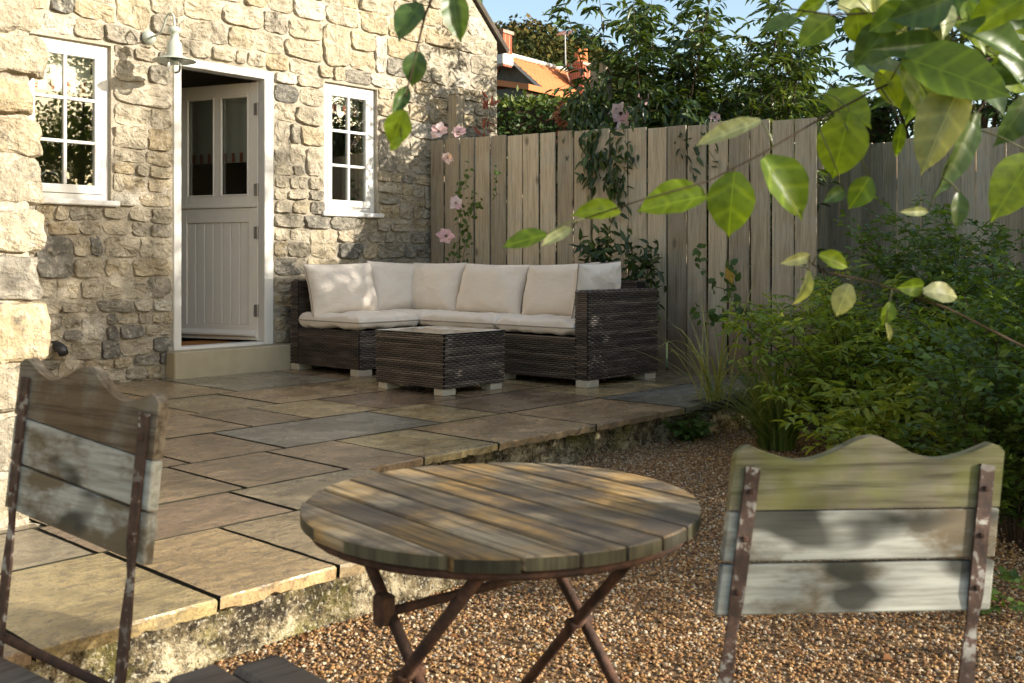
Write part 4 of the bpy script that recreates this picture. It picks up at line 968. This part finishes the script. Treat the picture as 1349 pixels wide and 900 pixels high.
tag(mk('yellow_leaf', [Vector(at(956, 352, 6.95)), Vector(at(968, 362, 6.93)), Vector(at(965, 375, 6.94)), Vector(at(955, 365, 6.96))], [(0, 1, 2, 3)], M['litter'], None, True, 1.0), 'single bright yellow leaf on the shoot by the fence', 'leaf')
def flower(p, size, seed, label, face=(-.74, -.6, .3)):
    rg = np.random.default_rng(seed); t = empty('clematis_flower', p); tag(t, label, 'flower', 'pink clematis flowers')
    f = Vector(face).normalized(); u = f.cross(Vector((0, 0, 1))).normalized(); v = u.cross(f)
    for k in range(7):
        a = 2 * math.pi * k / 7 + rg.uniform(-.15, .15); d = u * math.cos(a) + v * math.sin(a) + f * rg.uniform(-.1, .6)
        leaf_cloud('petal', [d * size * .08], [d], [f], size * .50 * rg.uniform(.8, 1.15), size * .58, [rg.uniform(.2, 1)], M['petal'], t)
    leaf_cloud('stamen', [f * .004] * 8, [f + u * math.cos(k) * .5 + v * math.sin(k) * .5 for k in range(8)], [u] * 8, size * .16, size * .04, [0.1] * 8, M['red'], t)
for i, (px, py, d, s, lab) in enumerate([(588, 312, 8.62, .19, 'large pink flower, lowest on the clematis by the wall'), (600, 268, 8.62, .15, 'deep pink centred flower just above the largest clematis flower'), (590, 208, 8.66, .12, 'small pale flower high on the left fence boards'), (578, 174, 8.75, .2, 'pale pink flower drooping over the fence top beside the post'), (604, 175, 8.72, .16, 'pale pink flower on the fence top right of the post'),
        (818, 150, 8.45, .22, 'large pale pink flower above the fence in front of the evergreen'), (822, 172, 8.42, .2, 'lower of the two pale pink flowers above the climber'), (846, 130, 8.6, .17, 'small pale flower among dark leaves above the fence'), (942, 155, 8.2, .12, 'faint pink flower low in the shrub behind the fence')]):
    flower(at(px, py, d), s * .78, 40 + i, lab, (-.74 + .5 * math.sin(i * 2.1), -.6, .3 + .4 * math.cos(i * 1.7)))
spray('red_shoot', 'red tipped leafy shoot rising above the fence in front of the cottage', 'plant', [[at(641, 200, 9.1), at(640, 160, 9.1), at(645, 135, 9.1)]], 22, .11, .03, 'red', 51, 'greenstem', .035, -.3)
spray('red_shoot', 'red leafed shoot above the fence in front of the hedge', 'plant', [[at(740, 195, 9.0), at(737, 165, 9.0), at(735, 142, 9.0)]], 22, .12, .04, 'red', 52, 'greenstem', .035, -.2, .8)
# hedge, hill, distant cottage
def hedge():
    rg = np.random.default_rng(61); n = 16000; Lx, Ly, Hh = 5.2, .9, 2.85; t = empty('clipped_hedge', W(1.9, 12.4, -.1)); t.rotation_euler[2] = math.atan2(CA[1], CA[0]) - R(90); tag(t, 'clipped green hedge behind the fence with a flat yellow lit top', 'hedge')
    u = rg.uniform(0, 1, n); P = np.stack([rg.uniform(-Lx / 2, Lx / 2, n), np.full(n, -Ly / 2), rg.uniform(.9, Hh, n)], 1); top = u > .72; P[top, 1] = rg.uniform(-Ly / 2, Ly / 2, top.sum()); P[top, 2] = Hh
    P += rg.normal(0, .035, P.shape); D = rg.normal(0, 1, (n, 3)); D[:, 2] += .3; N = rg.normal(0, .6, (n, 3)) + [0, -1, .6]
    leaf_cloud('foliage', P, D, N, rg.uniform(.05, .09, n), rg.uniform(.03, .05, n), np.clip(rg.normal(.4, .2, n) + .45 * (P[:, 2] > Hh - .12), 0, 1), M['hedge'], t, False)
    MB().box((0, 0, Hh / 2 - .03), (Lx - .08, Ly - .08, Hh - .08), .03).build('branch_core', M['bark'], t)
hedge()
def hill():
    # wooded ridge about 150 m off
    rg = np.random.default_rng(71); n = 46
    def hz(l, d):
        t = max(0, 1 - ((l - 2) / 34) ** 2) if l > 2 else max(0, 1 - ((2 - l) / 75) ** 2)
        return -1 + 33 * t * min(1, max(0, (d - 70) / 70)) ** 1.1
    ls = np.linspace(-80, 90, n); ds = np.linspace(68, 175, n); V = [tuple(W(l, d, hz(l, d))) for d in ds for l in ls]
    kind(mk('hill', V, [(j * n + i, j * n + i + 1, (j + 1) * n + i + 1, (j + 1) * n + i) for j in range(n - 1) for i in range(n - 1)], M['turf'], None, True), 'structure')
    P, D, N, T = [], [], [], []
    for k in range(1300):
        l = rg.uniform(-20, 40); d = rg.uniform(78, 150); c = np.array(W(l, d, hz(l, d))); rr = rg.uniform(1.6, 3.2); tn = rg.uniform(0, 1) ** 1.4
        m = 44; v = rg.normal(0, 1, (m, 3)); v /= np.linalg.norm(v, axis=1, keepdims=True); v[:, 2] = np.abs(v[:, 2])
        P += list(c + v * rr * rg.uniform(.7, 1.1, (m, 1))); D += list(rg.normal(0, 1, (m, 3))); N += list(v + rg.normal(0, .3, (m, 3))); T += list(np.clip(tn + rg.normal(0, .12, m), 0, 1))
    o = leaf_cloud('distant_wood', P, D, N, rg.uniform(.45, .95, len(P)), rg.uniform(.35, .7, len(P)), T, M['wood'], None, False); kind(o, 'stuff'); tag(o, 'autumn woodland covering the hill behind the roofs', 'wood')
hill()
def far_cottage():
    a = W(-.09, 35, 7.9); t = empty('distant_cottage', (a.x, a.y, 0)); Rv = W(.61, .79); t.rotation_euler[2] = math.atan2(Rv.y, Rv.x); tag(t, 'distant stone cottage with orange pantile roof and two brick chimneys', 'cottage')
    Lr, hs, zr, ze = 4.7, 3.2, 7.9, 5.2   # local x along the ridge, -y towards us
    mb = MB(); mb.raw([(0, -hs, 0), (0, hs, 0), (0, hs, ze), (0, 0, zr - .05), (0, -hs, ze), (Lr, -hs, 0), (Lr, hs, 0), (Lr, hs, ze), (Lr, 0, zr - .05), (Lr, -hs, ze)], [(4, 3, 2, 1, 0), (5, 6, 7, 8, 9), (0, 5, 9, 4), (1, 2, 7, 6)]); mb.build('wall', M['farstone'], t)
    for sg, nm in ((-1, 'roof'), (1, 'roof')):
        V = []; nu = 160; nv = 16
        for j in range(nv + 1):
            for q in (0, 1):
                f = min(1, (j + q * .999) / nv)
                for i in range(nu + 1): V.append((-.12 + (Lr + .24) * i / nu, sg * (hs + .15) * f, zr - (zr - ze) * 1.04 * f + .06 + .03 * math.sin(i * 2 * math.pi / 8) + (.0 if q == 0 else .035)))
        w_ = nu + 1; Fc = [(j * w_ + i, j * w_ + i + 1, (j + 1) * w_ + i + 1, (j + 1) * w_ + i) for j in range((nv + 1) * 2 - 1) for i in range(nu)]
        mk(nm, V, Fc if sg > 0 else [tuple(reversed(f)) for f in Fc], M['tile'], t, True)
    MB().box((Lr / 2, 0, zr + .1), (Lr + .3, .26, .14), .04).build('ridge_tile', M['pale'], t)
    MB().box((-.05, -hs / 2, (zr + ze) / 2), (.1, math.hypot(hs, zr - ze), .12), .02, Matrix.Rotation(math.atan2(zr - ze, hs), 3, 'X')).build('verge', M['pale'], t)
    def chimney(x, y, zb, zt, sx, sy, pots, ph):
        c = MB().box((x, y, (zb + zt) / 2), (sx, sy, zt - zb), .01).build('chimney', M['brick'], t)
        MB().box((x, y, zt - .08), (sx + .1, sy + .1, .12), .01).build('corbel', M['brick'], c)
        for k in range(pots): MB().lathe([(.13, zt - .02), (.15, zt + .03), (.12, zt + ph * .8), (.14, zt + ph * .85), (.14, zt + ph), (.11, zt + ph), (.09, zt)], (x + (k - (pots - 1) / 2) * .36, y, 0), 12).build('chimney_pot', M['tile'], c)
    chimney(-.45, .0, 7.5, 8.75, .5, .55, 0, .4); MB().box((-.45, 0, 7.75), (.58, .63, .38), .03).build('lead_flashing', M['pale'], t)
    chimney(Lr - 2.0, -1.15, 5.8, 8.0, .75, .62, 2, .55)
    MB().tube([(Lr - 2.4, -1.0, 7.2), (Lr - 2.75, -1.0, 7.6), (Lr - 2.8, -1.0, 8.9)], .025, 5).build('aerial_mast', M['steel'], t)
    m = MB(); m.tube([(Lr - 3.25, -1.2, 8.8), (Lr - 2.35, -.8, 9.15)], .02, 4)
    for k in range(6): f = k / 5; m.tube([(Lr - 3.2 + .8 * f - .1, -1.18 + .36 * f + .2, 8.82 + .31 * f), (Lr - 3.2 + .8 * f + .1, -1.18 + .36 * f - .2, 8.82 + .31 * f)], .012, 4)
    m.build('aerial', M['steel'], t)
    b = empty('distant_outbuilding', W(-.6, 31, 0)); b.rotation_euler[2] = t.rotation_euler[2]; tag(b, 'low orange pantile roof in front of the distant cottage', 'building')
    MB().span((-1, -2, 0), (1.9, 1.0, 5.9), .02).build('wall', M['farstone'], b); m = MB(); m.raw([(-1.1, -2.2, 5.75), (2.0, -2.2, 5.75), (2.0, 1.1, 6.45), (-1.1, 1.1, 6.45), (-1.1, -2.2, 5.92), (2.0, -2.2, 5.92), (2.0, 1.1, 6.62), (-1.1, 1.1, 6.62)], [(4, 5, 6, 7), (0, 1, 5, 4), (1, 2, 6, 5), (3, 0, 4, 7), (2, 3, 7, 6)]); m.build('roof', M['tile'], b)
far_cottage()

# planting along the right
def off_gravel(P): d, l = camdl(P); return l > 1.02 + .03 * d
for i, (l, d, H, sp, ns, lab) in enumerate([(2.65, 5.6, 1.4, .70, 15, 'dark small leaved shrub in the middle of the right border'), (2.2, 4.5, 1.2, .6, 15, 'dark small leaved shrub at the right edge nearer the camera'), (1.80, 3.65, .85, .42, 11, 'low dark shrub behind the right hand chair'), (2.25, 6.2, 1.15, .6, 11, 'loose dark shrub in front of the end of the near fence'), (3.3, 6.4, 1.45, .75, 13, 'tall dark shrub at the far right against the set back fence'), (3.5, 4.7, 1.1, .7, 12, 'rounded dark shrub in the bed outside the right edge'), (4.3, 5.5, 1.3, .8, 12, 'dark shrub by the set back fence outside the right edge'), (3.0, 3.3, .7, .6, 10, 'low dark shrub in the bed outside the right edge')]):
    shrub('small_leaved_shrub', lab, 'shrub', tuple(W(l, d, -.16)), H, sp, ns, 26, 15, .047, .025, 'bush', 81 + i, off_gravel, .36, .1, tmin=.08, stem_r=.005, hi=False, tone_shift=(.12, .06, .0, .2, .08, .05, .1, .0)[i], upright=.5)
shrub('fern_leaved_shrub', 'bright green feathery shrub beside the grass clump', 'shrub', tuple(W(1.80, 5.45, -.16)), .95, .68, 24, 20, 12, .065, .024, 'fern', 90, None, .34, .25, tmin=.15, stem_r=.006, tone_shift=.15)
shrub('fern_leaved_shrub', 'low lime green leafy plant at the edge of the gravel', 'shrub', tuple(W(1.72, 4.75, -.18)), .5, .50, 16, 12, 9, .075, .03, 'fern', 91, None, .26, .2, tmin=.2, stem_r=.005, tone_shift=.35)
shrub('ivy_patch', 'small dark ivy patch on the corner of the patio edge', 'ivy', (5.05, 3.235, -.24), .2, .16, 10, 7, 7, .045, .035, 'bush', 92, lambda P: (P[:, 1] < 3.27), .10, .2, tmin=.1, stem_r=.003)
shrub('ground_cover_plant', 'low leafy seedling patch on the gravel behind the right hand chair', 'plant', tuple(W(1.33, 3.05, -.22)), .14, .2, 9, 6, 6, .04, .022, 'bush', 93, None, .09, .1, tmin=.1, stem_r=.003, hi=False)
def grass(name, label, c, n, H, spread, seed, tone):
    rg = np.random.default_rng(seed); t = empty(name, c); tag(t, label, 'grass clump'); V = []; Fi = []; T = []
    for k in range(n):
        a = rg.uniform(0, 2 * math.pi); b = np.array([math.cos(a), math.sin(a), 0]) * rg.uniform(0, .10); Lb = H * rg.uniform(.6, 1.25); out = rg.uniform(.15, 1.0) * spread; az = a + rg.normal(0, .5); dr = np.array([math.cos(az), math.sin(az), 0]); sd_ = np.array([-math.sin(az), math.cos(az), 0]); m = 9; b0 = len(V); wd = rg.uniform(.004, .0085); tt = np.clip(rg.normal(tone, .2), 0, 1)
        for i in range(m):
            f = i / (m - 1); p = b + dr * out * f ** 1.4 + np.array([0, 0, Lb * (f - .55 * f ** 2.6 * min(1, out / spread * 1.3))]); ww = wd * (1 - f) ** .6 + .0004
            V += [p - sd_ * ww, p + sd_ * ww]; T += [tt + .25 * f] * 2
        Fi += [(b0 + 2 * i, b0 + 2 * i + 1, b0 + 2 * i + 3, b0 + 2 * i + 2) for i in range(m - 1)]
    mk_np('blades', np.array(V), np.array(Fi), M['grass'], t, True, np.clip(T, 0, 1))
grass('grass_clump', 'arching green grass clump in the corner of the border', tuple(W(1.46, 5.6, -.18)), 300, .66, .75, 101, .45)
grass('grass_clump', 'sparse straw coloured grass arching over the patio corner', tuple(W(1.22, 6.15, -.05)), 34, .85, 1.05, 102, .85)

# ------------------------------------------------------------------ unseen trees added at the right to shade the patio and dapple the wall
def shade_tree(base, H, R_, nl, seed, label, z_lo, leaf=.075):
    rg = np.random.default_rng(seed); base = np.array(base); t = empty('shade_tree', tuple(base)); tag(t, label, 'tree'); mb = MB()
    mb.tube([(0, 0, 0), (.03, .02, H * .3), (-.02, .03, H * .6), (.02, 0, H * .9)], [.07, .06, .045, .015], 10); tips = []
    for k in range(26):
        z = H * rg.uniform(.22, .85); a = rg.uniform(0, 2 * math.pi); rr = R_ * rg.uniform(.5, 1.0); e = np.array([math.cos(a) * rr, math.sin(a) * rr, z + rg.uniform(.0, .5)])
        md = np.array([math.cos(a) * rr * .5, math.sin(a) * rr * .5, z + .12]); mb.tube([(0, 0, z - .15), tuple(md), tuple(e)], [.022, .014, .005], 5); tips += [md, e, (md + e) / 2]
    mb.build('trunk', M['bark'], t, True)
    tips = np.array(tips); c = tips[rg.integers(0, len(tips), nl)]; P = c + rg.normal(0, .22, (nl, 3)); P = P[P[:, 2] > z_lo]; n = len(P)
    D = rg.normal(0, 1, (n, 3)); D[:, 2] -= .6
    leaf_cloud('crown', P, D, rg.normal(0, .6, (n, 3)) + [0, 0, 1], leaf * rg.uniform(.7, 1.2, n), leaf * .62 * rg.uniform(.7, 1.2, n), rg.uniform(.2, .9, n), M['fern'], t)
shade_tree((5.25, -1.25, -.25), 3.5, 1.15, 11000, 111, 'leafy shade tree added just outside the right of the picture', .5)
shade_tree((6.7, -.7, -.25), 3.8, 1.2, 12000, 112, 'leafy unseen shade tree added farther along the right side', 1.0)
shade_tree((7.8, .15, -.25), 3.7, 1.1, 11000, 116, 'dense unseen shade tree added between two others at the right', 1.1)
shade_tree((9.9, -.7, -.25), 3.2, 1.2, 10000, 113, 'leafy unseen shade tree added by the end of the set back fence', 1.1)
shade_tree((5.9, -3.7, -.25), 3.8, 1.0, 2400, 114, 'airy shade tree added behind the camera at right', .9)
shade_tree((3.1, -3.6, -.25), 2.9, .8, 1900, 117, 'small airy shade tree added to the right of the camera', .7)
shade_tree((8.1, -2.2, -.25), 6.2, 1.5, 8500, 115, 'tall airy unseen shade tree added beyond the others at right', 2.6, .085)

# ------------------------------------------------------------------ overhanging branch with broad leaves near the camera
def broad_leaf_mesh(seed, curl, fold):
    n = 12; V = []; Fc = []; r = random.Random(seed)
    for i in range(n + 1):
        f = i / n; wd = .5 * (math.sin(math.pi * min(1, f * .98 + .02)) ** .75) * (1.12 - .45 * f) * (1 if f < .86 else (1 - f) / .14 * .85 + .05)
        if i == 0: wd = .12
        for q in (-1, -.5, 0, .5, 1):
            ser = 1 + (.025 if (i % 2 and abs(q) == 1) else 0)
            V.append((f, q * wd * .86 * ser, fold * abs(q) * wd - curl * (f - .3) ** 2 + .012 * math.sin(f * 20 + q * 3) * abs(q)))
    for i in range(n):
        for q in range(4): Fc.append((i * 5 + q, i * 5 + q + 1, (i + 1) * 5 + q + 1, (i + 1) * 5 + q))
    me = bpy.data.meshes.new('leaf'); me.from_pydata(V, [], Fc); me.shade_smooth(); return me
br = empty('overhanging_branch', at(1349, 60, 1.9)); tag(br, 'leafy branches hanging into the upper right close to the camera', 'branch'); BO = Vector(br.location)
def twig(parent, org, pts, rad, mat='bark'): return MB().tube([Vector(p) - org for p in pts], rad, 6).build('twig', M[mat], parent, True)
def add_leaf(parent, org, px, py, d, Lpx, Wpx, ang, ty, seed, attach=None):
    r = random.Random(seed); Lm = Lpx / 1342 * d * 1.12; me = broad_leaf_mesh(seed, r.uniform(.05, .4), r.uniform(.1, .45))
    a = R(ang); rt = Vector((CA[1], -CA[0], 0)); fw_ = Vector((CA[0], CA[1], 0)); up = Vector((0, 0, 1))
    ax = (rt * math.cos(a) - up * math.sin(a) + fw_ * r.uniform(-.35, .35)).normalized(); nrm = (-fw_ + rt * r.uniform(-.5, .6) + up * r.uniform(-.2, .7)); nrm = (nrm - ax * nrm.dot(ax)).normalized()
    by = nrm.cross(ax); mt = Matrix((ax, by, nrm)).transposed()
    asp = Wpx / Lpx * 1.15
    for v in me.vertices: v.co = Vector((v.co.x * Lm, v.co.y * Lm * asp, v.co.z * Lm))
    set_tone(me, r.uniform(.1, 1.0))
    c = at(px, py, d) - ax * Lm * .5
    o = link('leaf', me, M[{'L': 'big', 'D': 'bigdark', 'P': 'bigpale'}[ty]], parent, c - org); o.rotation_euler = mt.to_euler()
    if attach is not None: twig(parent, org, [c, (c + attach) / 2 + Vector((0, 0, .004)), attach], [.0009, .0011, .0013], 'greenstem')
    return c
mainb = [at(1400, 20, 1.75), at(1330, 75, 1.6), at(1230, 85, 1.5), at(1150, 120, 1.45), at(1075, 160, 1.42), at(1000, 205, 1.4), at(930, 240, 1.38), at(850, 262, 1.36), at(770, 288, 1.35)]
sec = [at(1330, 75, 1.6), at(1300, 30, 1.5), at(1200, 15, 1.45), at(1100, 20, 1.42), at(1040, 12, 1.4)]
thr = [at(1330, 75, 1.6), at(1300, 130, 1.5), at(1260, 190, 1.42), at(1235, 250, 1.4)]
low = [at(1420, 500, 1.75), at(1349, 457, 1.65), at(1248, 406, 1.55), at(1150, 372, 1.5), at(1085, 358, 1.48), at(1066, 345, 1.48)]
stem_tree = [W(2.3, 1.2, -.26), W(2.25, 1.3, .5), W(2.0, 1.5, 1.15), at(1400, 20, 1.75)]
for pts, r0 in ((mainb, .0020), (sec, .0022), (thr, .0020), (low, .0022)):
    twig(br, BO, pts, [r0 * (1 - .65 * i / len(pts)) for i in range(len(pts))])
twig(br, BO, stem_tree, [.018, .015, .011, .004]); twig(br, BO, [W(2.25, 1.3, .5), W(1.75, 1.5, .72), at(1420, 500, 1.75)], [.008, .006, .003])
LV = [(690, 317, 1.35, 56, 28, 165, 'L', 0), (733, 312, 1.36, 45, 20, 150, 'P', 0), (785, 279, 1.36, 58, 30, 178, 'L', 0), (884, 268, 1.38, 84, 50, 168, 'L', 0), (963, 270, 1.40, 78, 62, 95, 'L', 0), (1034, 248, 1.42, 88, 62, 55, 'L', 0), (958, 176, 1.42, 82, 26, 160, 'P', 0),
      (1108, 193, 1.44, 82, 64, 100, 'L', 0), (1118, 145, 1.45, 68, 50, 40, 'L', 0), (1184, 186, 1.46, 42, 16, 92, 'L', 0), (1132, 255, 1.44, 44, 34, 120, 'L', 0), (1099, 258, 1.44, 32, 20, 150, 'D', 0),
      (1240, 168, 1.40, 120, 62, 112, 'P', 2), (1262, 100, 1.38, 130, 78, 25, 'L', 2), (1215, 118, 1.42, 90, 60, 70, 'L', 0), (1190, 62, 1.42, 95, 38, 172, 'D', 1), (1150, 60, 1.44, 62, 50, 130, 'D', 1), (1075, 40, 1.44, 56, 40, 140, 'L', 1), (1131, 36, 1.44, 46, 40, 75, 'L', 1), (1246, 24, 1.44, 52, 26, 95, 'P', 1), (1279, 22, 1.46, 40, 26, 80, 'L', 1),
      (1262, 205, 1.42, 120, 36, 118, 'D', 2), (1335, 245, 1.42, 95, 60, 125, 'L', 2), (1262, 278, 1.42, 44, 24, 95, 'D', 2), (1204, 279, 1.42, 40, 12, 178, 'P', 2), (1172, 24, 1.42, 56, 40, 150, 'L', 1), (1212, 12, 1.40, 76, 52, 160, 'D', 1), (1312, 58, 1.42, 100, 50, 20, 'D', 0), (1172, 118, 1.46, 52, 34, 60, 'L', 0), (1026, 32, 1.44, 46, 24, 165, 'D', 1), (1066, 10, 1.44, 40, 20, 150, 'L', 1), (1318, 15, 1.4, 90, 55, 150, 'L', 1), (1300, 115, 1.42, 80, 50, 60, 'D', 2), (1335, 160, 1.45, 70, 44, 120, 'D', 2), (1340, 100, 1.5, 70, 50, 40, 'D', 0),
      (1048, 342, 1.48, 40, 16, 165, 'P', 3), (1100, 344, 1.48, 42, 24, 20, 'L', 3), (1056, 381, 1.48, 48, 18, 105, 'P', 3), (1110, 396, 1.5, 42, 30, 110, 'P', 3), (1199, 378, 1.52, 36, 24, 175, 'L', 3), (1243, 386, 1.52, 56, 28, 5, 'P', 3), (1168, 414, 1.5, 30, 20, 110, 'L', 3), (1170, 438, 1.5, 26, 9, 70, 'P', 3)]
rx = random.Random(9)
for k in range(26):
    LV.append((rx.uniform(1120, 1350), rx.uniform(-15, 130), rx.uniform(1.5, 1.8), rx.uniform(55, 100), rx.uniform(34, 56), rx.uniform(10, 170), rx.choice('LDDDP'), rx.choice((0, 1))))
chains = [mainb, sec, thr, low]
def nearest(ch, p):
    best = None
    for a, b in zip(ch, ch[1:]):
        for k in range(9):
            q = a.lerp(b, k / 8)
            if best is None or (q - p).length < (best - p).length: best = q
    return best
for i, (px, py, d, Lp, Wp, ang, ty, ch) in enumerate(LV):
    p = at(px, py, d); a = R(ang); base_guess = at(px - math.cos(a) * Lp / 2, py - math.sin(a) * Lp / 2, d)
    add_leaf(br, BO, px, py, d, Lp, Wp, ang, ty, 200 + i, nearest(chains[ch], base_guess))
hb_ = empty('hanging_branch', at(560, -60, 1.5)); tag(hb_, 'thin twig with dark green leaves hanging at the top centre', 'branch'); HO = Vector(hb_.location)
hang = [at(660, -120, 1.5), at(585, -40, 1.5), at(560, 20, 1.5), at(548, 70, 1.5), at(535, 125, 1.5), at(527, 160, 1.5)]
twig(hb_, HO, hang, [.003, .0025, .002, .0016, .0012, .0008])
for i, (px, py, Lp, Wp, ang, ty) in enumerate([(538, 27, 56, 40, 118, 'D'), (601, 22, 62, 36, 80, 'D'), (546, 91, 42, 32, 100, 'D'), (527, 134, 40, 20, 115, 'D'), (524, 170, 46, 36, 110, 'L'), (521, 190, 22, 14, 130, 'L'), (620, -25, 60, 40, 60, 'D')]):
    a = R(ang); add_leaf(hb_, HO, px, py, 1.5, Lp, Wp, ang, ty, 300 + i, nearest(hang, at(px - math.cos(a) * Lp / 2, py - math.sin(a) * Lp / 2, 1.5)))
far_src = [W(2.6, .9, 2.6), W(1.2, 1.2, 2.0), at(660, -120, 1.5)]
twig(hb_, HO, far_src, [.02, .01, .003]); twig(hb_, HO, [W(2.9, .6, -.26), W(2.8, .7, 1.4), W(2.6, .9, 2.6)], [.04, .03, .02])

# ------------------------------------------------------------------ fallen leaves
rg = random.Random(77)
spots = [(500, 835, .1, 'dark brown leaf on the gravel just left of the table legs'), (480, 850, .2, 'brown leaf on gravel in front of the patio edge left of the table'), (590, 855, .5, 'tan leaf on the gravel between the left table legs'), (760, 850, .6, 'ochre leaf on the gravel between the right table legs'), (855, 878, .3, 'brown leaf on gravel at the bottom right of the table'), (870, 735, .2, 'brown leaf on gravel by the right rim of the table'),
         (905, 600, .7, 'ochre leaf on gravel near the patio corner'), (930, 615, .9, 'yellow leaf on gravel near the grass clump'), (850, 640, .5, 'tan leaf on gravel beyond the right side of the table'), (930, 655, .2, 'brown leaf on gravel left of the mossy chair rail'), (985, 812, .1, 'dark brown leaf on gravel beside the right chair upright'), (1135, 860, .85, 'yellow leaf on gravel under the right chair'), (1165, 885, .4, 'red brown leaf at the bottom edge under the right chair'), (1040, 868, .2, 'brown leaf under the left half of the right chair'),
         (700, 880, .7, 'ochre leaf on gravel under the middle of the table'), (330, 842, .3, 'brown leaf against the foot of the patio edge by the stool'), (400, 850, .15, 'dark leaf on the gravel right of the stool'), (900, 690, .35, 'brown leaf on gravel between the table and the right chair')]
for i, (px, py, tn, lab) in enumerate(spots):
    d = 1.04 * 1342 / (py - 348); p = at(px, py, d); me = broad_leaf_mesh(500 + i, .5, .3); s = rg.uniform(.028, .05)
    for v in me.vertices: v.co = Vector((v.co.x * s, v.co.y * s * .75, v.co.z * s))
    set_tone(me, tn); o = link('fallen_leaf', me, M['litter'], None, (p.x, p.y, gz(p.x, p.y) + .014), (rg.uniform(-.3, .3), rg.uniform(-.3, .3), rg.uniform(0, 6.3)))
    tag(o, lab, 'leaf', 'fallen leaves on the gravel')
